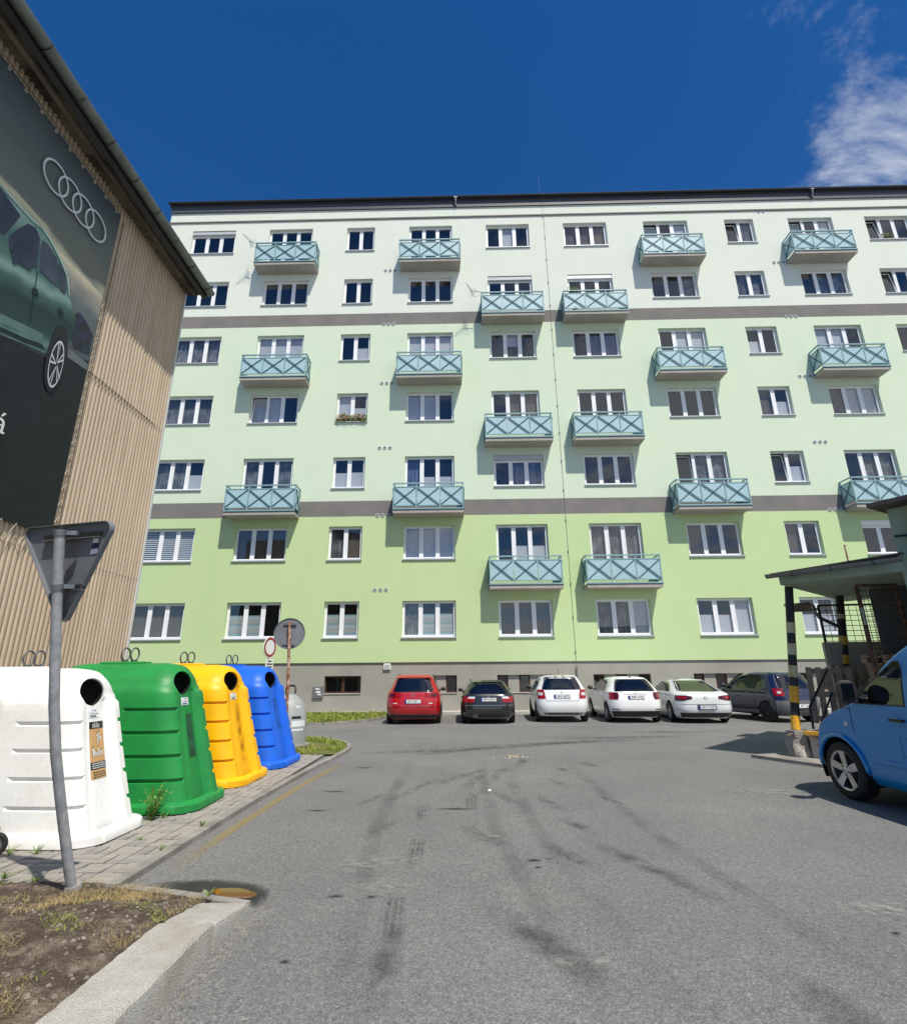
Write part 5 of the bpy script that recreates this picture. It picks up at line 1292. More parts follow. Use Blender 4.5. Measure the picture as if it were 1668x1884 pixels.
# 1 red compact people carrier
t = thing('parked_car', 'red compact people carrier parked leftmost with silver roof rails', 'car', group=GRP)
S = Shell([(0.17, 0.80, 0.16, 4.10), (0.30, 0.87, 0.06, 4.22), (0.50, 0.895, 0.0, 4.27), (0.68, 0.90, 0.015, 4.24), (0.84, 0.895, 0.06, 4.05), (0.98, 0.875, 0.11, 3.45), (1.10, 0.815, 0.17, 3.10), (1.30, 0.725, 0.27, 2.72), (1.46, 0.645, 0.36, 2.40), (1.54, 0.575, 0.46, 2.15), (1.575, 0.44, 0.66, 1.9)])
common(t, S, 'paint_red', 4.27, [(1.03, -0.66, 0.66), (1.10, -0.66, 0.66), (1.38, -0.56, 0.56), (1.45, -0.51, 0.51)], [[(1.02, 0.75, 2.75), (1.38, 0.85, 2.45), (1.45, 1.0, 2.3)]], 0.73, '2K9 8311', 1.0)
lamp_pair(S, t, [(0.86, 0.42, 0.83), (0.99, 0.38, 0.845), (1.01, 0.50, 0.84)], 'lamp_red', mm2='lamp_dark', rows2=[(0.88, 0.60, 0.80), (0.97, 0.58, 0.82)])
S.rpatch(dens([(0.19, -0.80, 0.80), (0.31, -0.86, 0.86)], 4), 0.004, 24).build('lower_bumper', 'black_plastic', t, smooth=50)
S.rpatch(dens([(0.545, -0.87, 0.87), (0.560, -0.87, 0.87)], 2), 0.008, 18).build('bumper_line', 'lamp_dark', t)
for sg in (-1, 1): S.rpatch([(0.655, sg * 0.52, sg * 0.66), (0.685, sg * 0.52, sg * 0.66)], 0.006).build('reflector', 'lamp_clear', t)
b, c_ = badge(S, t, 0.93, 0.065)
MB().tube([c_ + Vector((-0.035, -0.006, 0.03)), c_ + Vector((-0.012, -0.006, -0.035)), c_ + Vector((0, -0.006, 0.0)), c_ + Vector((0.012, -0.006, -0.035)), c_ + Vector((0.035, -0.006, 0.03))], 0.006, 5).build('badge_letter', 'chrome', b)
for sg in (-1, 1): MB().tube([(sg * 0.62, 0.55, 1.50), (sg * 0.63, 0.75, 1.585), (sg * 0.63, 1.9, 1.60), (sg * 0.60, 2.15, 1.55)], 0.018, 8).build('roof_rail', 'zinc', t, smooth=True)
MB().bar((-0.02, S.rear(0, 1.07) - 0.02, 1.06), (0.30, S.rear(0.3, 1.09) - 0.015, 1.085), 0.02, 0.02).build('rear_wiper', 'black_plastic', t)
MB().prism([(-0.60, 0.40, 1.475), (0.60, 0.40, 1.475), (0.55, 0.60, 1.56), (-0.55, 0.60, 1.56)], (0, -0.06, 0.01)).build('roof_spoiler', 'paint_red', t)
mirrors(t, S, 2.85, 1.02, 'black_plastic'); handles(t, S, (1.25, 2.2), 0.86, 'paint_red'); seams(t, S, (0.95, 1.85, 2.85), 0.4, 1.0)
place(t, -1.53, 17.62, 1.0, 0.945)
# 2 black estate
t = thing('parked_car', 'black estate car with white-tipped tail lamps parked second from left', 'car', group=GRP)
S = Shell([(0.16, 0.80, 0.18, 4.30), (0.28, 0.87, 0.06, 4.42), (0.45, 0.90, 0.0, 4.46), (0.62, 0.905, 0.01, 4.42), (0.78, 0.90, 0.05, 4.25), (0.92, 0.875, 0.10, 3.55), (1.02, 0.80, 0.18, 3.15), (1.20, 0.69, 0.34, 2.75), (1.32, 0.61, 0.48, 2.45), (1.39, 0.53, 0.62, 2.2), (1.415, 0.38, 0.85, 1.95)])
common(t, S, 'paint_black', 4.46, [(0.97, -0.65, 0.65), (1.05, -0.645, 0.645), (1.24, -0.55, 0.55), (1.30, -0.49, 0.49)], [[(0.96, 0.85, 2.85), (1.24, 1.1, 2.5), (1.30, 1.2, 2.3)]], 0.79, '8P4 6093', 0.95)
lamp_pair(S, t, [(0.70, 0.50, 0.85), (0.80, 0.46, 0.86), (0.885, 0.46, 0.85)], 'lamp_red', mm2='lamp_clear', rows2=[(0.82, 0.47, 0.72), (0.885, 0.46, 0.66)])
S.rpatch(dens([(0.22, -0.78, 0.78), (0.32, -0.82, 0.82)], 3), 0.004).build('lower_bumper', 'black_plastic', t)
S.rpatch(dens([(0.60, -0.88, 0.88), (0.615, -0.88, 0.88)], 2), 0.006, 18).build('bumper_line', 'zinc', t)
badge(S, t, 0.925, 0.045, 'lamp_clear')
for x in (-0.50, -0.42): MB().lathe((x, 0.03, 0.27), (0, -1, 0), [(0.036, 0), (0.036, 0.05), (0.028, 0.05), (0.028, 0)], 14, close=False).build('exhaust_tip', 'chrome', t)
for sg in (-1, 1): MB().tube([(sg * 0.56, 0.75, 1.36), (sg * 0.57, 0.95, 1.425), (sg * 0.57, 2.0, 1.435), (sg * 0.55, 2.25, 1.39)], 0.016, 8).build('roof_rail', 'black_plastic', t, smooth=True)
MB().prism([(-0.50, 0.55, 1.345), (0.50, 0.55, 1.345), (0.46, 0.78, 1.405), (-0.46, 0.78, 1.405)], (0, -0.07, 0.008)).build('roof_spoiler', 'paint_black', t)
mirrors(t, S, 2.95, 1.0, 'paint_black'); handles(t, S, (1.3, 2.3), 0.80, 'paint_black'); seams(t, S, (1.0, 1.95, 3.0), 0.4, 0.94)
place(t, 0.85, 17.62, 0.5, 0.925)
# 3 small white hatchback with olive roof stripes
t = thing('parked_car', 'small white hatchback with two olive stripes on its roof', 'car', group=GRP)
S = Shell([(0.20, 0.76, 0.14, 3.45), (0.32, 0.81, 0.04, 3.56), (0.52, 0.83, 0.0, 3.60), (0.70, 0.83, 0.02, 3.55), (0.86, 0.825, 0.07, 3.35), (0.98, 0.81, 0.10, 2.95), (1.10, 0.745, 0.15, 2.65), (1.28, 0.655, 0.24, 2.35), (1.40, 0.58, 0.32, 2.1), (1.45, 0.51, 0.42, 1.9), (1.465, 0.38, 0.60, 1.7)], 0.26)
common(t, S, 'paint_car_white', 3.6, [(1.02, -0.62, 0.62), (1.08, -0.615, 0.615), (1.30, -0.53, 0.53), (1.36, -0.48, 0.48)], [[(1.0, 0.75, 2.25), (1.28, 0.85, 2.05), (1.36, 0.95, 1.9)]], 0.80, '4P3 4573', 1.0, (0.62, 2.85), 0.295, 'black_plastic')
lamp_pair(S, t, [(0.74, 0.55, 0.78), (0.90, 0.56, 0.80), (1.02, 0.60, 0.79)], 'lamp_red', mm2='lamp_clear', rows2=[(0.84, 0.62, 0.77), (0.93, 0.63, 0.78)])
S.rpatch(dens([(0.665, -0.52, 0.52), (0.675, -0.52, 0.52)], 2), 0.004, 12).build('hatch_seam', 'bumper_grey', t)
for sg in (-1, 1): S.rpatch(dens([(0.68, sg * 0.52, sg * 0.528), (0.99, sg * 0.58, sg * 0.588)], 6), 0.004, 1).build('hatch_seam', 'bumper_grey', t)
S.rpatch(dens([(0.23, -0.72, 0.72), (0.31, -0.76, 0.76)], 3), 0.004).build('lower_bumper', 'bumper_grey', t)
for x0, x1 in ((-0.20, -0.09), (0.05, 0.16)):
    S.rpatch(dens([(1.385, x0, x1), (1.44, x0, x1), (1.462, x0, x1)], 4), 0.008, 4).build('roof_stripe', 'stripe_olive', t)
MB().prism([(-0.54, 0.34, 1.415), (0.54, 0.34, 1.415), (0.50, 0.52, 1.452), (-0.50, 0.52, 1.452)], (0, -0.04, 0.006)).build('roof_spoiler', 'paint_car_white', t)
MB().tube([(0.0, 0.75, 1.46), (-0.01, 0.68, 1.70)], 0.006, 5).build('aerial', 'black_plastic', t)
MB().lathe((0.30, 0.04, 0.245), (0, -1, 0), [(0.03, 0), (0.03, 0.06), (0.022, 0.06)], 12, close=False).build('exhaust_tip', 'chrome', t)
MB().bar((-0.02, S.rear(0, 1.05) - 0.02, 1.05), (-0.28, S.rear(0.28, 1.07) - 0.015, 1.075), 0.02, 0.02).build('rear_wiper', 'black_plastic', t)
mirrors(t, S, 2.3, 1.02, 'black_plastic'); handles(t, S, (1.25,), 0.88, 'paint_car_white'); seams(t, S, (1.05, 2.4), 0.45, 1.0)
b, c_ = badge(S, t, 0.945, 0.03)
place(t, 3.24, 18.02, -2.5, 0.985)
# 4 white hatchback with black lower bumper
t = thing('parked_car', 'white hatchback with silvery alloy wheels between two white cars', 'car', group=GRP)
S = Shell([(0.17, 0.78, 0.18, 4.05), (0.30, 0.84, 0.06, 4.16), (0.50, 0.86, 0.0, 4.20), (0.68, 0.862, 0.02, 4.16), (0.84, 0.855, 0.07, 3.95), (0.97, 0.835, 0.12, 3.35), (1.08, 0.77, 0.20, 3.0), (1.25, 0.68, 0.36, 2.65), (1.38, 0.595, 0.50, 2.35), (1.44, 0.51, 0.64, 2.1), (1.46, 0.36, 0.85, 1.9)])
common(t, S, 'paint_car_white', 4.2, [(1.0, -0.645, 0.645), (1.06, -0.64, 0.64), (1.30, -0.545, 0.545), (1.37, -0.49, 0.49)], [[(0.99, 0.85, 2.7), (1.28, 1.05, 2.4), (1.37, 1.2, 2.2)]], 0.80, '5P9 1732', 1.0, (0.72, 3.2), 0.31)
lamp_pair(S, t, [(0.74, 0.60, 0.84), (0.86, 0.56, 0.845), (0.965, 0.58, 0.83)], 'lamp_red', mm2='lamp_dark', rows2=[(0.76, 0.60, 0.72), (0.95, 0.58, 0.72)])
S.rpatch(dens([(0.19, -0.78, 0.78), (0.38, -0.85, 0.85)], 4), 0.004, 24).build('lower_bumper', 'black_plastic', t, smooth=50)
S.rpatch(dens([(0.90, -0.40, 0.40), (0.915, -0.40, 0.40)], 2), 0.004, 12).build('hatch_crease', 'bumper_grey', t)
for sg in (-1, 1): S.rpatch([(0.42, sg * 0.58, sg * 0.80), (0.445, sg * 0.58, sg * 0.80)], 0.006).build('reflector', 'lamp_red', t)
badge(S, t, 0.955, 0.045)
MB().lathe((0.0, 0.62, 1.445), (0, -0.3, 1), [(0.03, 0), (0.02, 0.03), (0.004, 0.05)], 10).build('aerial_fin', 'black_plastic', t)
MB().bar((-0.02, S.rear(0, 1.03) - 0.02, 1.03), (0.30, S.rear(0.3, 1.05) - 0.015, 1.05), 0.02, 0.02).build('rear_wiper', 'black_plastic', t)
mirrors(t, S, 2.8, 1.03, 'black_plastic'); handles(t, S, (1.3, 2.25), 0.88, 'paint_car_white'); seams(t, S, (1.05, 1.9, 2.85), 0.42, 0.98)
place(t, 5.50, 17.68, -1.0, 0.95)
# 5 white coupe-like saloon
t = thing('parked_car', 'pearl white low saloon with dark swept tail lamps and sloping roof', 'car', group=GRP)
S = Shell([(0.16, 0.82, 0.20, 4.55), (0.28, 0.89, 0.06, 4.70), (0.46, 0.92, 0.0, 4.75), (0.64, 0.925, 0.02, 4.70), (0.80, 0.915, 0.05, 4.45), (0.93, 0.88, 0.12, 3.75), (1.00, 0.83, 0.42, 3.40), (1.14, 0.74, 0.82, 2.95), (1.28, 0.655, 1.20, 2.6), (1.37, 0.56, 1.55, 2.35), (1.40, 0.40, 1.85, 2.2)], 0.34)
common(t, S, 'paint_pearl', 4.75, [(1.0, -0.66, 0.66), (1.04, -0.68, 0.68), (1.25, -0.59, 0.59), (1.33, -0.52, 0.52)], [[(0.985, 1.05, 3.15), (1.20, 1.35, 2.75), (1.30, 1.6, 2.5)]], 0.52, '6P2 7150', 0.95, (0.95, 3.65), 0.325)
lamp_pair(S, t, [(0.72, 0.70, 0.89), (0.78, 0.42, 0.90), (0.86, 0.42, 0.89), (0.885, 0.62, 0.88)], 'lamp_dark', mm2='lamp_red', rows2=[(0.78, 0.62, 0.86), (0.85, 0.60, 0.85)])
S.rpatch(dens([(0.19, -0.76, 0.76), (0.34, -0.82, 0.82)], 4), 0.004, 24).build('lower_bumper', 'black_plastic', t, smooth=50)
S.rpatch(dens([(0.60, -0.88, 0.88), (0.612, -0.88, 0.88)], 2), 0.004, 18).build('bumper_line', 'bumper_grey', t)
S.rpatch(dens([(0.44, -0.32, 0.32), (0.60, -0.30, 0.30)], 3), 0.003).build('plate_recess', 'bumper_grey', t)
S.rpatch(dens([(0.925, -0.72, 0.72), (0.935, -0.72, 0.72)], 2), 0.01, 14).build('boot_lip', 'paint_pearl', t)
badge(S, t, 0.81, 0.055, 'bumper_grey')
mirrors(t, S, 3.05, 1.0, 'black_plastic'); handles(t, S, (1.55, 2.5), 0.84, 'paint_pearl'); seams(t, S, (1.3, 2.2, 3.2), 0.4, 0.96)
place(t, 7.50, 17.36, -4.0, 0.93)
# 6 dark blue small hatchback, turned
t = thing('parked_car', 'dark blue small hatchback with grey bumper behind the striped post', 'car', group=GRP)
S = Shell([(0.20, 0.76, 0.14, 3.65), (0.34, 0.82, 0.03, 3.78), (0.52, 0.835, 0.0, 3.82), (0.70, 0.835, 0.03, 3.76), (0.86, 0.83, 0.08, 3.5), (0.98, 0.81, 0.11, 3.05), (1.12, 0.76, 0.17, 2.72), (1.32, 0.685, 0.27, 2.35), (1.46, 0.61, 0.36, 2.05), (1.52, 0.53, 0.46, 1.85), (1.54, 0.40, 0.65, 1.65)], 0.26)
common(t, S, 'paint_navy', 3.8, [(1.02, -0.63, 0.63), (1.10, -0.635, 0.635), (1.36, -0.56, 0.56), (1.43, -0.51, 0.51)], [[(1.0, 0.70, 2.4), (1.34, 0.82, 2.05), (1.43, 0.95, 1.9)]], 0.50, '3P7 2264', 1.0, (0.62, 2.95), 0.30, 'black_plastic')
lamp_pair(S, t, [(0.80, 0.58, 0.79), (0.90, 0.56, 0.80), (1.02, 0.60, 0.78)], 'lamp_red', mm2='lamp_clear', rows2=[(0.87, 0.64, 0.73), (0.94, 0.64, 0.73)])
S.rpatch(dens([(0.26, -0.79, 0.79), (0.45, -0.82, 0.82), (0.66, -0.82, 0.82)], 5), 0.012, 14).build('rear_bumper', 'bumper_grey', t, smooth=50)
for sd in (-1, 1): S.spatch(dens([(0.30, 0.28, 0.40), (0.64, 0.28, 0.45)], 3), sd, 0.012).build('bumper_corner', 'bumper_grey', t)
b, c_ = badge(S, t, 0.90, 0.06)
mirrors(t, S, 2.35, 1.05, 'black_plastic'); handles(t, S, (1.3,), 0.88, 'paint_navy'); seams(t, S, (1.05, 2.45), 0.45, 1.0)
place(t, 10.55, 17.55, 14.0, 0.985)

# blue van on the right
van = thing('blue_van', 'bright blue panel van parked at the right edge of the picture', 'van')
SV = Shell([(0.24, 0.86, 0.06, 4.60), (0.34, 0.925, 0.02, 4.70), (0.50, 0.945, 0.0, 4.74), (0.70, 0.95, 0.0, 4.70), (0.86, 0.95, 0.01, 4.60), (0.98, 0.948, 0.015, 4.42), (1.10, 0.944, 0.02, 4.10), (1.18, 0.94, 0.025, 3.90), (1.40, 0.91, 0.04, 3.64), (1.62, 0.865, 0.06, 3.40), (1.80, 0.815, 0.09, 3.12), (1.90, 0.76, 0.13, 2.92), (1.955, 0.66, 0.20, 2.75), (1.975, 0.45, 0.4, 2.55)], 0.10, 0.34, 6, 4.0)
FWY, RWY, WR = 4.0, 1.0, 0.335
SV.body(70, 110, lambda q: abs(q.x) > 0.8 and min((q.y - FWY) ** 2, (q.y - RWY) ** 2) + (q.z - 0.36) ** 2 < 0.38 ** 2).build('body', 'paint_van', van, smooth=42)
for sd in (-1, 1):
    for y in (FWY, RWY):
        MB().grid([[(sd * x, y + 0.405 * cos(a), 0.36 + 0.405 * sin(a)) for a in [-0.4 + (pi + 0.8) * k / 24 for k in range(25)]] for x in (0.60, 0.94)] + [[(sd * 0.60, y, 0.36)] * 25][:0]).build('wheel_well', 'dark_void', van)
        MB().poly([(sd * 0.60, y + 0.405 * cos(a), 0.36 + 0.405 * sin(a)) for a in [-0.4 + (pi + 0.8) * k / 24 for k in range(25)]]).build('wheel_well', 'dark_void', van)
for sd in (-1, 1):
    # cab side window, quarter light and the sliding door window
    SV.spatch(dens([(1.165, 2.88, 3.56), (1.36, 2.88, 3.36), (1.54, 2.88, 3.10), (1.63, 2.92, 2.98)], 5), sd, 0.006).build('side_window', 'car_glass', van, smooth=50)
    SV.spatch(dens([(1.15, 2.865, 3.60), (1.37, 2.865, 3.385), (1.555, 2.865, 3.115), (1.645, 2.905, 2.98)], 5), sd, 0.003).build('window_seal', 'black_plastic', van, smooth=50)
    SV.spatch(dens([(1.165, 1.15, 2.66), (1.68, 1.17, 2.66)], 5), sd, 0.006).build('side_window', 'car_glass', van, smooth=50)
    SV.spatch(dens([(1.165, 3.58, 3.70), (1.28, 3.48, 3.58), (1.36, 3.40, 3.46)], 4), sd, 0.007).build('mirror_mount', 'black_plastic', van, smooth=50)
    for y in (2.79, 3.70): SV.spatch(dens([(0.42 if y < 3 else 0.80, y - 0.004, y + 0.004), (1.15, y - 0.004, y + 0.004)], 8), sd, 0.0035, 1).build('door_seam', 'print_blue', van)
    SV.spatch(dens([(1.08, 3.705, 4.20), (1.088, 3.705, 4.20)], 2), sd, 0.0035, 8).build('bonnet_seam', 'print_blue', van)
    rows = [[(sd * (SV.hw(z) + e_), lerp(1.5, 3.52, k / 12), z) for k in range(13)] for z, e_ in ((0.495, 0.002), (0.505, 0.02), (0.545, 0.02), (0.555, 0.002))]
    MB().grid(rows).build('side_trim', 'paint_van', van, smooth=30)
    SV.spatch(dens([(0.62, 2.83, 3.03), (0.82, 2.83, 3.03)], 4), sd, 0.002).build('fuel_flap', 'paint_van', van, smooth=50)
    for (z0, z1, y0, y1) in ((0.618, 0.622, 2.83, 3.03), (0.818, 0.822, 2.83, 3.03), (0.62, 0.82, 3.028, 3.033)): SV.spatch([(z0, y0, y1), (z1, y0, y1)], sd, 0.0045).build('flap_seam', 'print_blue', van)
    pts = [(sd * (SV.hw(max(0.3, 0.36 + 0.39 * sin(a))) + 0.006), FWY + 0.39 * cos(a), max(0.28, 0.36 + 0.39 * sin(a))) for a in [pi * k / 24 for k in range(25)]]
    MB().tube(pts, 0.028, 8).build('arch_lip', 'paint_van', van, smooth=True)
    MB().bar((sd * (SV.hw(0.98) + 0.03), 2.90, 1.0), (sd * (SV.hw(0.98) + 0.03), 3.08, 1.0), 0.035, 0.03).build('door_handle', 'black_plastic', van)
    MB().lathe((sd * (SV.hw(1.0) - 0.002), 3.02, 1.0), (sd, 0, 0), [(0.004, 0.006), (0.05, 0.004), (0.055, 0.0)], 16, close=False).build('handle_recess', 'paint_van', van, smooth=True)
    MB().lathe((sd * SV.hw(0.84), 3.80, 0.90), (sd, 0, 0), [(0.03, 0.0), (0.028, 0.01), (0.018, 0.014), (0.003, 0.015)], 16, close=False).build('side_repeater', 'lamp_clear', van, smooth=True)
    # headlamp wrapping the nose
    rr = dens([(0.80, sd * 0.50, sd * 0.925), (0.90, sd * 0.48, sd * 0.93), (1.0, sd * 0.50, sd * 0.92)], 5)
    SV.rpatch(rr, 0.008, 10, front=True).build('headlamp', 'headlamp', van, smooth=50)
    # mirror: big two-lobed housing with dark glass
    mc = Vector((sd * 1.13, 3.44, 1.30)); rows = []
    for k in range(11):
        a = -pi / 2 + pi * k / 10; rows.append([(mc.x + 0.115 * abs(cos(b)) ** 0.6 * (1 if cos(b) > 0 else -1) * cos(a) ** 0.6, mc.y + 0.09 * cos(a) ** 0.8 * (max(sin(b), -0.25)), mc.z + 0.13 * sin(a) * 1.0) for b in [2 * pi * q / 20 for q in range(20)]])
    mo = MB().grid(rows, wrap=True).build('mirror', 'black_plastic', van, smooth=50)
    MB().grid([[(mc.x + dx, mc.y - 0.027, mc.z + dz) for dx in (-0.075, 0.075)] for dz in (-0.085, 0.09)]).build('mirror_glass', 'car_glass', mo)
    MB().bar((sd * 0.90, 3.58, 1.18), (mc.x, 3.47, 1.20), 0.08, 0.06).build('mirror_arm', 'black_plastic', mo)
# windscreen, grille, bumper
SV.rpatch(dens([(1.20, -0.80, 0.80), (1.50, -0.76, 0.76), (1.80, -0.70, 0.70)], 6), 0.006, 14, front=True).build('windscreen', 'car_glass', van, smooth=50)
SV.rpatch(dens([(0.27, -0.90, 0.90), (0.45, -0.92, 0.92), (0.60, -0.925, 0.925)], 5), 0.014, 16, front=True).build('front_bumper', 'bumper_grey', van, smooth=50)
for sd in (-1, 1): SV.spatch(dens([(0.28, 4.31, max(4.33, SV.front(SV.hw(0.28), 0.28))), (0.58, 4.35, max(4.38, SV.front(SV.hw(0.58), 0.58)))], 4), sd, 0.014).build('bumper_corner', 'bumper_grey', van, smooth=50)
SV.rpatch(dens([(0.72, -0.46, 0.46), (0.86, -0.46, 0.46)], 4), 0.006, 10, front=True).build('grille', 'black_plastic', van)
# wheels with five twin spokes
for sd in (-1, 1):
    for y in (FWY, RWY):
        w = 0.215; r = WR; c_ = Vector((sd * (0.952 - w / 2), y, r)); a = Vector((sd, 0, 0))
        t = MB().lathe(c_ - a * w / 2, a, [(r * 0.66, 0), (r * 0.90, 0.0), (r * 0.97, 0.015), (r, w * 0.2), (r, w * 0.8), (r * 0.97, w - 0.015), (r * 0.90, w), (r * 0.68, w - 0.004)], 40, close=False).build('wheel', 'black_rubber', van, smooth=40)
        rb = MB().lathe(c_ + a * (w / 2 - 0.10), a, [(r * 0.60, 0.0), (r * 0.63, 0.085), (r * 0.69, 0.098), (r * 0.70, 0.085), (r * 0.66, 0.0)], 40, close=False)
        ri = rb.build('rim', 'alloy', t, smooth=50)
        sp = MB()
        for q in range(5):
            an = 2 * pi * q / 5 + 0.3; d = Vector((0, cos(an), sin(an))); pd = Vector((0, -sin(an), cos(an)))
            hub, tip = c_ + a * (w / 2 - 0.045), c_ + a * (w / 2 - 0.022)
            sp.prism([hub + d * 0.035 - pd * 0.035, hub + d * 0.035 + pd * 0.035, tip + d * r * 0.66 + pd * 0.048, tip + d * r * 0.66 - pd * 0.048], a * 0.018)
        sp.build('spokes', 'alloy', ri if False else t)
        MB().lathe(c_ + a * (w / 2 - 0.05), a, [(0.075, 0.0), (0.072, 0.03), (0.055, 0.034), (0.035, 0.034), (0.030, 0.038), (0.003, 0.038)], 24).build('hub', 'alloy', t, smooth=40)
        hn = MB()
        for q in range(5): an = 2 * pi * (q + 0.5) / 5 + 0.3; hn.lathe(c_ + a * (w / 2 - 0.025) + Vector((0, cos(an), sin(an))) * 0.055, a, [(0.011, 0), (0.011, 0.012), (0.003, 0.013)], 8)
        hn.build('wheel_nuts', 'black_plastic', t)
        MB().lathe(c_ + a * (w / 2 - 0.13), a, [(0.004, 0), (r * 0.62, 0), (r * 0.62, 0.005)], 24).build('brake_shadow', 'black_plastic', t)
# front wheel's outer contact point at (4.80, 7.42)
VR = radians(3.1); vx, vy = -0.952, FWY
van.location = (4.82 - (vx * cos(VR) - vy * sin(VR)), 7.44 - (vx * sin(VR) + vy * cos(VR)), 0.0); van.rotation_euler = (0, 0, VR)

# ================================================================== SMALL THINGS ON THE FACADE
def antenna(p, q, label, sc=1.0):
    """small dish-and-rods aerial on an arm; p = fixing point, q = far end"""
    p, q = Vector(p), Vector(q)
    t = thing('tv_antenna', label, 'antenna', p)
    MB().tube([p, p.lerp(q, 0.7), q], 0.016, 6).build('arm', 'zinc', t)
    mb = MB()
    up_ = Vector((-0.25, 0.0, 0.97)); ax_ = Vector((-0.55, -0.75, 0.35)).normalized()
    for k in range(6):
        c_ = q + ax_ * (0.09 * k - 0.10) * sc; L_ = 0.26 - 0.025 * k
        mb.tube([c_ - up_ * L_ * sc, c_ + up_ * L_ * sc], 0.008, 5)
    mb.tube([q - ax_ * 0.2 * sc, q + ax_ * 0.45 * sc], 0.010, 5); mb.build('elements', 'zinc', t)
    mb = MB()
    for k in range(5): mb.tube([q - ax_ * 0.16 + Vector((0.16, -0.1, -0.22 + 0.11 * k)), q - ax_ * 0.16 + Vector((-0.16, 0.1, -0.22 + 0.11 * k))], 0.007, 4)
    mb.build('reflector', 'blind_grey', t)
    MB().tube([q, q + Vector((0.05, 0, -0.3)), q + Vector((0.25, 0.02, -0.38)), q + Vector((0.45, 0.05, -0.2)), p - Vector((0, 0, 0.1))], 0.006, 4).build('cable', 'black_plastic', t)
antenna((-10.22, D - 0.80, 22.62), (-10.52, D - 0.82, 22.74), 'small aerial on the top left balcony')
antenna((1.22, D - 0.80, 19.34), (0.72, D - 0.84, 19.42), 'wire aerial on an arm at the balcony left of the joint')
# flower boxes
mat('petal_pink', srgb(206, 120, 120), 0.6, col2=srgb(170, 60, 60), vscale=20); mat('box_brown', srgb(96, 60, 44), 0.7)
def leaf_cluster(name, c_, ext, n, size, m_, parent, rnd, kind=None):
    mb = MB()
    for _ in range(n):
        p = Vector((c_[0] + rnd.uniform(-1, 1) * ext[0], c_[1] + rnd.uniform(-1, 1) * ext[1], c_[2] + rnd.uniform(-1, 1) * ext[2]))
        a = Vector((rnd.gauss(0, 1), rnd.gauss(0, 1), rnd.gauss(0, 1))).normalized(); b = a.orthogonal().normalized(); s_ = size * rnd.uniform(0.6, 1.3)
        mb.poly([p - a * s_, p + b * s_ * 0.45, p + a * s_, p - b * s_ * 0.45])
    return mb.build(name, m_, parent, fix=False)
rnd = random.Random(3)
fb = thing('flower_box', 'window box of pink flowers on the fourth-floor sill', 'flower box', (-5.0, D + 0.05, 12.87))
MB().box((-5.70, D - 0.03, 12.885), (-4.32, D + 0.12, 13.03)).build('trough', 'box_brown', fb)
leaf_cluster('leaves', (-5.0, D + 0.02, 13.12), (0.70, 0.12, 0.12), 260, 0.06, 'weed_leaf', fb, rnd)
leaf_cluster('leaves', (-5.0, D - 0.08, 12.92), (0.70, 0.05, 0.10), 120, 0.05, 'weed_leaf', fb, rnd)
leaf_cluster('blossoms', (-5.0, D - 0.04, 13.10), (0.70, 0.12, 0.14), 130, 0.05, 'petal_pink', fb, rnd)
pl = thing('potted_plant', 'leafy plant on the balcony with the white shutter box', 'plant', (5.75, D - 0.6, 18.2))
MB().lathe((5.75, D - 0.6, 18.2), (0, 0, 1), [(0.10, 0), (0.14, 0.25)], 14).build('pot', 'box_brown', pl)
MB().tube([(5.75, D - 0.6, 18.4), (5.75, D - 0.6, 19.3)], 0.015, 5).build('stem', 'box_brown', pl)
leaf_cluster('leaves', (5.78, D - 0.62, 19.45), (0.28, 0.10, 0.20), 110, 0.09, 'weed_leaf', pl, rnd)
pl = thing('potted_plant', 'plant in the top right window by the picture edge', 'plant', (22.3, D + 0.05, 22.8))
MB().lathe((22.3, D + 0.05, 22.775), (0, 0, 1), [(0.07, 0), (0.10, 0.16)], 14).build('pot', 'box_brown', pl)
leaf_cluster('leaves', (22.3, D + 0.02, 23.05), (0.30, 0.06, 0.18), 90, 0.08, 'weed_leaf', pl, rnd)

# ================================================================== GRASS, WEEDS, STONES, MARKS
def blades(name, pts, m_, h, w, lean, parent=None, rnd=random.Random(5)):
    mb = MB()
    for (x, y, z) in pts:
        a = rnd.uniform(0, 2 * pi); hh = h * rnd.uniform(0.5, 1.3); l = lean * rnd.uniform(0.2, 1.2); ww = w * rnd.uniform(0.7, 1.3)
        dx, dy = cos(a) * l * hh, sin(a) * l * hh; px, py = -sin(a) * ww, cos(a) * ww
        mb.add([(x - px, y - py, z), (x + px, y + py, z), (x + px * 0.7 + dx * 0.4, y + py * 0.7 + dy * 0.4, z + hh * 0.6), (x - px * 0.7 + dx * 0.4, y - py * 0.7 + dy * 0.4, z + hh * 0.6), (x + dx, y + dy, z + hh * 0.95)], [(0, 1, 2, 3), (3, 2, 4)])
    o = mb.build(name, m_, parent, fix=False); struct(o, 'stuff'); tag(o, {'grass': 'short green grass', 'dry_grass': 'dry straw-coloured grass'}.get(m_, 'grass'), None); return o
rnd = random.Random(11)
def inside(poly, x, y):
    c_ = False; n = len(poly)
    for i in range(n):
        (x0, y0), (x1, y1) = poly[i], poly[(i + 1) % n]
        if (y0 > y) != (y1 > y) and x < (x1 - x0) * (y - y0) / (y1 - y0) + x0: c_ = not c_
    return c_
pts = []
poly = strip + [(-14, 21.75)]
while len(pts) < 15000:
    x, y = rnd.uniform(-9.5, -2.7), rnd.uniform(17.3, 21.75)
    if inside([(a + 0.02, b + 0.08) for a, b in poly], x, y): pts.append((x, y, 0.055))
blades('lawn_grass', pts, 'grass', 0.12, 0.010, 0.6)
pts = []
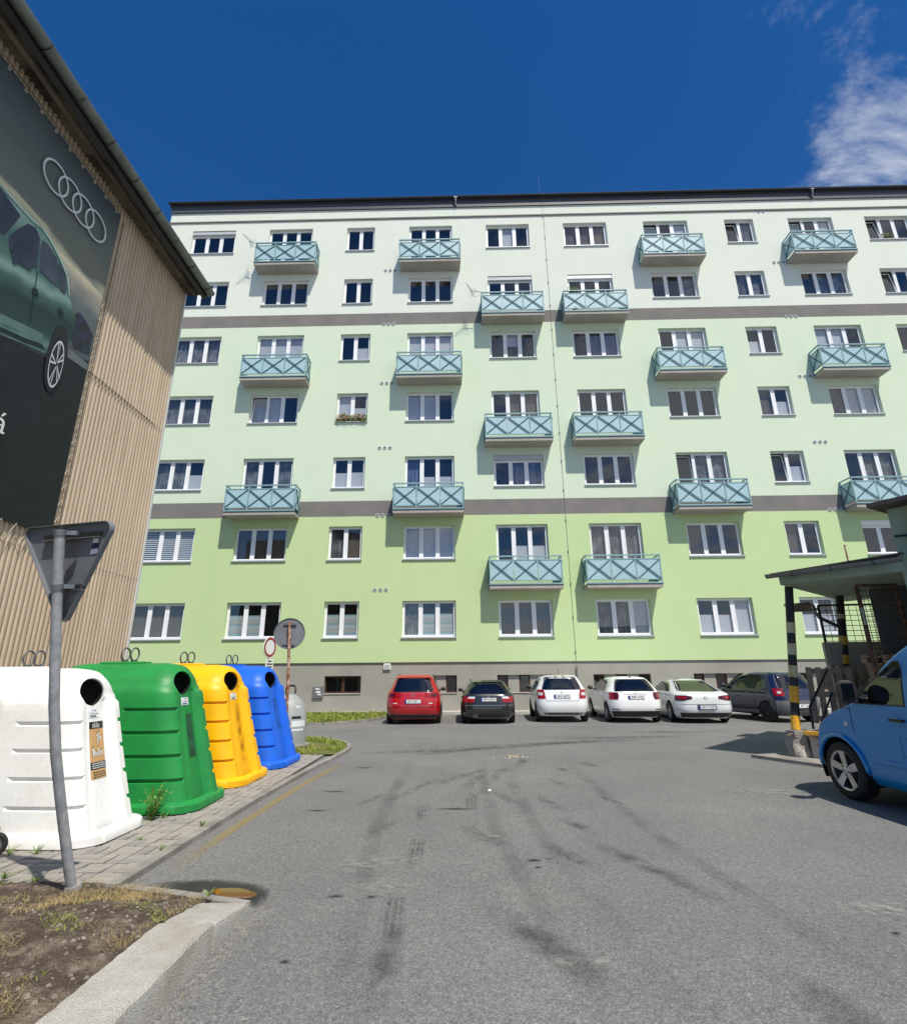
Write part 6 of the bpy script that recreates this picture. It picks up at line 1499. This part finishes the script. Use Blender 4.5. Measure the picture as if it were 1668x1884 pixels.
ip = [(-6.5, 11.3), (-2.52, 11.3)] + [(x - 0.07, y - (0.07 if y > 13 else 0)) for x, y in isl[1:-2]] + [(-6.5, 14.6)]
while len(pts) < 9000:
    x, y = rnd.uniform(-5.2, -2.4), rnd.uniform(11.3, 14.6)
    if inside(ip, x, y):
        if mnoise.noise((x * 1.3, y * 1.3, 5)) > 0.22 or (x + 2.95) ** 2 * 2 + (y - 12.3) ** 2 < 0.16: continue
        pts.append((x, y, 0.03))
blades('island_grass', pts, 'grass', 0.07, 0.006, 0.8)
# dry grass and green tufts on the soil
pts, ptg = [], []
while len(pts) < 5200:
    x, y = rnd.uniform(-4.4, -1.8), rnd.uniform(2.4, 4.7)
    if y > verge_y(x) + 0.03: continue
    d = 0.75 * mnoise.noise((x * 3.1 + 3, y * 3.1, 2)) + 0.9 * math.exp(-((x + 2.45) ** 2 / 0.10 + (y - 4.30) ** 2 / 0.08)) 
    if d > rnd.uniform(0.12, 0.75): pts.append((x, y, soil_z(x, y) - 0.005))
while len(ptg) < 2200:
    x, y = rnd.uniform(-4.4, -1.8), rnd.uniform(2.4, 4.7)
    if y > verge_y(x) + 0.02: continue
    d = 0.85 * mnoise.noise((x * 2.9 + 9, y * 2.9, 8)) + 0.5 * math.exp(-((x + 1.75) ** 2 / 0.02 + (y - 4.28) ** 2 / 0.02)) + 0.35 * math.exp(-((x + 2.7) ** 2 / 0.03 + (y - 4.4) ** 2 / 0.03))
    if d > rnd.uniform(0.2, 0.8): ptg.append((x, y, soil_z(x, y) - 0.004))
blades('verge_dry_grass', pts, 'dry_grass', 0.032, 0.0015, 2.6)
blades('verge_green_grass', ptg, 'grass', 0.020, 0.0019, 1.8)
# stones and crumbs on the soil: too many to count
mat('pebble', srgb(150, 140, 128), 0.9, col2=srgb(112, 104, 94), vscale=8)
mb = MB()
def pebble(mb, x, y, z, s, rnd):
    V = []
    for k in range(2):
        for i in range(5): a = 2 * pi * i / 5 + k * 0.6; V.append((x + s * cos(a) * rnd.uniform(0.7, 1.2) * (1 - 0.45 * k), y + s * sin(a) * rnd.uniform(0.7, 1.2) * (1 - 0.45 * k), z + (s * 0.55 * k)))
    mb.add(V, [(5, 6, 7, 8, 9)] + [(i, (i + 1) % 5, 5 + (i + 1) % 5, 5 + i) for i in range(5)])
n = 0
while n < 6500:
    x, y = rnd.uniform(-4.6, -1.82), rnd.uniform(2.3, 4.6)
    if y > verge_y(x): continue
    pebble(mb, x, y, soil_z(x, y) - 0.002, 0.0022 + 0.016 * rnd.random() ** 7, rnd); n += 1
o = mb.build('soil_stones', 'pebble', fix=False); struct(o, 'stuff')
mb = MB()
for _ in range(900):
    t = rnd.random()
    if t < 0.35: x, y = -1.44 + abs(rnd.gauss(0, 0.07)), rnd.uniform(2.6, 4.3)
    elif t < 0.65: x, y = rnd.uniform(5.3, 6.3), 0; y = 10.75 - (x - 5.36) * 1.9 - abs(rnd.gauss(0, 0.12))
    else: x, y = -2.56 + abs(rnd.gauss(0, 0.05)), rnd.uniform(4.7, 11.5)
    pebble(mb, x, y, 0.0, 0.003 + 0.010 * rnd.random() ** 3, rnd)
o = mb.build('road_grit', 'pebble', fix=False); struct(o, 'stuff')
# single weeds
def weed(x, y, z, h, n, label, spread=0.5, group='weeds in the paving joints'):
    h = h * (1.0 if h > 0.2 else 0.6)
    t = thing('weed', label, 'weed', (x, y, z), group); r_ = random.Random(int(abs(x * 100 + y * 1000)))
    st = MB(); lv = MB()
    for _ in range(n):
        a = r_.uniform(0, 2 * pi); l = r_.uniform(0.2, 1) * spread * h; top_ = Vector((x + cos(a) * l, y + sin(a) * l, z + h * r_.uniform(0.5, 1.0))); mid = Vector((x, y, z)).lerp(top_, 0.5) + Vector((0, 0, h * 0.12))
        st.tube([(x, y, z), mid, top_], [0.0035, 0.003, 0.001], 4)
        for k in range(9):
            q = (Vector((x, y, z)).lerp(mid, k / 4.5) if k < 4.5 else mid.lerp(top_, (k - 4.5) / 4.5)); d = Vector((r_.gauss(0, 1), r_.gauss(0, 1), r_.uniform(-0.1, 0.9))).normalized(); s_ = h * r_.uniform(0.10, 0.20); b = d.cross(Vector((0, 0, 1))).normalized() * s_ * 0.22
            lv.add([q, q + d * s_ * 0.5 + b, q + d * s_, q + d * s_ * 0.5 - b], [(0, 1, 2, 3)])
    st.build('stems', 'weed_leaf', t, fix=False); lv.build('leaves', 'weed_leaf', t, fix=False)
weed(-3.42, 6.46, PZ, 0.38, 16, 'bushy green weed growing at the green container\'s near foot')
weed(-3.30, 6.52, PZ, 0.12, 8, 'low spreading weed right of the bushy one at the green container', 1.4)
weed(-4.02, 5.28, PZ, 0.13, 9, 'weed below the first bolt on the white container\'s foot', 1.2)
weed(-3.80, 5.30, PZ, 0.14, 9, 'weed under the white container left of the sign post', 1.2)
weed(-2.74, 6.20, PZ, 0.10, 8, 'grassy weed at the kerb level with the green container', 1.2)
weed(-2.74, 5.42, PZ, 0.09, 8, 'grassy weed at the kerb beside the white container', 1.3)
weed(-3.10, 5.72, PZ, 0.06, 8, 'flat weed in the paving joint right of the white container', 1.8)
weed(-3.55, 4.66, 0.05, 0.10, 14, 'leafy weed at the soil edge left of the post foot', 1.8)
weed(-3.25, 4.60, 0.05, 0.08, 12, 'broad weed on the soil just behind the post foot', 1.8)
weed(-1.78, 4.27, 0.07, 0.07, 12, 'small green tuft by the last granite kerb stone', 1.4)
for k, (x, y) in enumerate(((-3.98, 5.447), (-3.80, 5.445))):
    b = MB().lathe((x, y - 0.012, 0.085), (0, -1, 0), [(0.004, 0.01), (0.022, 0.01), (0.024, 0.0)], 14, close=False).build('foot_bolt', 'print_black', None); b.parent = bins[0]; b.matrix_parent_inverse = (Matrix.Translation(bins[0].location) @ bins[0].rotation_euler.to_matrix().to_4x4()).inverted()
# yellow line along the kerb, worn
decal('line_yellow', srgb(176, 152, 78), 0.9, 0.62, 45, 0.2, 0.34, 0.62)
yl = [((-2.46, 4.9), (-2.33, 4.85)), ((-2.47, 6.0), (-2.34, 6.0)), ((-2.44, 7.5), (-2.31, 7.5)), ((-2.37, 8.8), (-2.24, 8.8)), ((-2.27, 9.8), (-2.14, 9.8)), ((-2.22, 10.45), (-2.09, 10.42))]
yo = uvmesh('yellow_line', [[((*a, 0.004), (*b, 0.004)) for a, b in yl]], 'line_yellow'); struct(yo)
decal('line_white', srgb(206, 204, 196), 0.85, 0.6, 20, 0.2, 0.45, 0.62)
lines = [[((-2.35, 13.02, 0.004), (-2.35, 12.92, 0.004)), ((-0.2, 13.0, 0.004), (-0.2, 12.92, 0.004))], [((1.2, 13.9, 0.004), (1.2, 13.82, 0.004)), ((3.4, 13.9, 0.004), (3.4, 13.82, 0.004))]]
wo = uvmesh('white_line', lines, 'line_white'); struct(wo)
# tyre marks
decal('tyre', (0.05, 0.05, 0.05), 0.9, 0.40, 9, 0.25, 0.34, 0.66, tread=4)
decal('scuff', (0.045, 0.045, 0.046), 0.9, 0.46, 5, 0.42, 0.30, 0.66)
decal('oil', (0.015, 0.015, 0.016), 0.6, 0.85, 24, 0.45, 0.30, 0.48)
decal('pale', (0.40, 0.39, 0.35), 0.9, 0.55, 12, 0.45, 0.38, 0.62)
def ribbon(path, w, z=0.004):
    out_ = []; n = len(path)
    for i in range(n):
        a = Vector((*path[max(0, i - 1)], 0)); b = Vector((*path[min(n - 1, i + 1)], 0)); d = (b - a).normalized(); s_ = Vector((-d.y, d.x, 0)) * w / 2; p = Vector((*path[i], z)); out_.append((p + s_, p - s_))
    return out_
def arcpath(x, y, L_, ang, bend, n=8):
    P = []; a = ang
    for i in range(n + 1): P.append((x, y)); x += cos(a) * L_ / n; y += sin(a) * L_ / n; a += bend / n
    return P
R90 = pi / 2
tm = [ribbon(arcpath(*a), w) for *a, w in (
    (-0.42, 5.05, 0.85, R90 + 0.02, 0.0, 0.17), (-0.46, 3.75, 0.8, R90 + 0.05, 0, 0.19), (-0.47, 6.5, 0.85, R90 + 0.03, 0, 0.16), (0.12, 6.9, 1.2, R90 + 0.1, -0.35, 0.18), (0.45, 5.6, 0.9, R90 + 0.9, -0.9, 0.22),
    (0.65, 7.2, 0.9, R90 + 0.25, 0, 0.18), (-0.75, 8.0, 1.1, R90 - 0.35, -0.3, 0.2), (-0.4, 8.3, 1.6, R90 - 0.35, -0.4, 0.2), (0.05, 8.0, 1.4, R90 - 0.05, -0.5, 0.19), (0.5, 8.6, 1.3, R90 + 0.02, -0.5, 0.18), (-1.3, 7.2, 0.7, R90 - 0.4, 0, 0.14), (-0.95, 7.4, 0.8, R90 - 0.4, 0, 0.14),
    (1.1, 5.0, 0.8, R90 + 0.42, 0.1, 0.2), (1.95, 7.2, 0.5, R90 + 0.4, 0, 0.12), (1.5, 8.2, 0.8, R90 + 0.3, 0, 0.16), (0.9, 9.8, 1.1, R90 - 0.2, -0.4, 0.2), (-0.9, 6.0, 0.6, R90 - 0.3, 0, 0.15))]
o = uvmesh('tyre_marks', tm, 'tyre'); struct(o, 'stuff')
sc = [ribbon(arcpath(*a), w, 0.0055) for *a, w in (
    (1.88, 4.15, 2.0, R90 + 0.36, 0.08, 0.26), (1.35, 5.8, 0.9, R90 + 0.30, 0, 0.22), (1.18, 6.9, 0.9, R90 + 0.25, 0, 0.20), (1.9, 2.6, 1.0, R90 + 0.25, 0, 0.3), (2.3, 9.8, 0.7, R90 + 0.3, 0, 0.25), (1.7, 9.4, 0.5, R90 + 0.2, 0, 0.22), (1.05, 10.3, 0.7, R90 - 0.1, 0, 0.2),
    (-2.2, 11.6, 3.4, 0.14, 0.30, 0.55), (-0.4, 11.9, 4.2, 0.36, 0.2, 0.7), (0.2, 12.6, 4.6, 0.22, 0.1, 0.55), (1.6, 13.9, 4.5, 0.05, 0.1, 0.6), (-1.2, 11.2, 2.6, 0.5, 0.2, 0.5), (0.8, 3.2, 1.4, R90 + 0.5, 0.1, 0.3), (4.0, 15.2, 3.0, 0.02, 0, 0.5), (-0.45, 3.0, 1.2, R90, 0, 0.22))]
decal('track', (0.06, 0.06, 0.06), 0.9, 0.20, 1.6, 0.3, 0.32, 0.66)
tk = []
for off in (0.0, 0.42, -1.25, 1.55):
    tk.append(ribbon([(0.35 + off + 0.02 * (y - 6) ** 2 * (0.4 if y > 6 else 0.02) + 0.10 * (6 - y) * (1 if y < 6 else 0.35), y) for y in [2.0 + 0.4 * k for k in range(24)]], 0.22, 0.0048))
o = uvmesh('tyre_tracks', tk, 'track'); struct(o, 'stuff')
o = uvmesh('scuff_marks', sc, 'scuff'); struct(o, 'stuff')
ol = [ribbon(arcpath(*a), w, 0.007) for *a, w in ((-0.36, 7.02, 0.55, 0.0, 0, 0.10), (0.52, 5.22, 0.16, 0.0, 0, 0.09), (0.70, 5.26, 0.07, 0, 0, 0.04), (0.58, 5.05, 0.07, 0, 0, 0.05), (-1.0, 4.45, 0.14, 0.1, 0, 0.07), (-0.72, 4.45, 0.10, 0, 0, 0.05), (-1.95, 8.0, 0.4, 0, 0, 0.10), (-1.85, 9.9, 0.35, 0, 0, 0.12), (-1.9, 6.95, 0.35, 0.05, 0, 0.08), (3.9, 4.6, 0.16, 0.0, 0, 0.08), (2.6, 3.9, 0.07, 0, 0, 0.05), (-1.05, 3.55, 0.08, 0, 0, 0.05))]
o = uvmesh('oil_spots', ol, 'oil'); struct(o, 'stuff')
pa = [ribbon(arcpath(*a), w, 0.0085) for *a, w in ((0.55, 3.55, 0.35, 0.05, 0, 0.14), (-0.62, 5.7, 0.16, 0, 0, 0.06), (-0.55, 4.3, 0.15, 0, 0, 0.1), (0.2, 5.9, 0.25, 0.1, 0, 0.1), (-1.75, 3.8, 0.6, 0.6, 0, 0.3), (-0.1, 5.15, 0.2, 0, 0, 0.08), (3.3, 8.0, 1.6, -0.1, 0, 0.8), (-1.2, 5.0, 0.9, 0.3, 0, 0.5), (0.42, 3.55, 0.3, 0.0, 0, 0.16), (-0.9, 4.6, 0.6, 0.2, 0, 0.4), (2.4, 4.2, 0.8, 0.1, 0, 0.4))]
o = uvmesh('pale_stains', pa, 'pale'); struct(o, 'stuff')
# litter
mat('paper', srgb(236, 234, 228), 0.8); mat('crumb', srgb(226, 206, 150), 0.8)
pap = MB().add([(-1.93, 4.50, 0.012), (-1.86, 4.47, 0.02), (-1.70, 4.38, 0.006), (-1.76, 4.40, 0.03), (-1.90, 4.485, 0.04)], [(0, 1, 4), (1, 2, 3, 4)]).build('paper_scrap', 'paper', fix=False); tag(pap, 'white paper scrap at the edge of the puddle', 'litter')
mb = MB()
for _ in range(24): pebble(mb, 0.95 + rnd.gauss(0, 0.16), 11.05 + rnd.gauss(0, 0.10), 0.0, rnd.uniform(0.006, 0.018), rnd)
o = mb.build('crumbs', 'crumb', fix=False); struct(o, 'stuff')
mb = MB(); pebble(mb, 0.36, 8.05, 0.0, 0.03, rnd); o = mb.build('pale_pebble', 'paper', fix=False); tag(o, 'single pale pebble lying among the tyre marks', 'pebble')
# puddle: wet asphalt with a brown pool
decal('wet', (0.028, 0.027, 0.026), 0.6, 0.95, 10, 0.30, 0.12, 0.40, spec=0.5)
wet = [[((-2.46, 4.60, 0.0055), (-2.46, 4.72, 0.0055)), ((-2.2, 4.53, 0.0055), (-2.2, 4.78, 0.0055)), ((-1.95, 4.45, 0.0055), (-1.9, 4.80, 0.0055)), ((-1.7, 4.36, 0.0055), (-1.6, 4.72, 0.0055)), ((-1.5, 4.28, 0.0055), (-1.45, 4.60, 0.0055)), ((-1.42, 4.24, 0.0055), (-1.38, 4.40, 0.0055))]]
o = uvmesh('wet_asphalt', wet, 'wet'); struct(o)
mat('brown_water', (0.17, 0.078, 0.014), 0.03, spec=0.7)  # even orange-brown base colour under a glossy surface
pd_ = []
for i in range(28):
    a = 2 * pi * i / 28; rr = 1 + 0.14 * mnoise.noise((cos(a) * 1.5, sin(a) * 1.5, 4.4)); pd_.append((-1.70 + 0.165 * rr * cos(a) - 0.07 * sin(a), 4.505 + 0.10 * rr * sin(a), 0.0075))
o = MB().poly(pd_).build('puddle', 'brown_water', fix=False); struct(o)
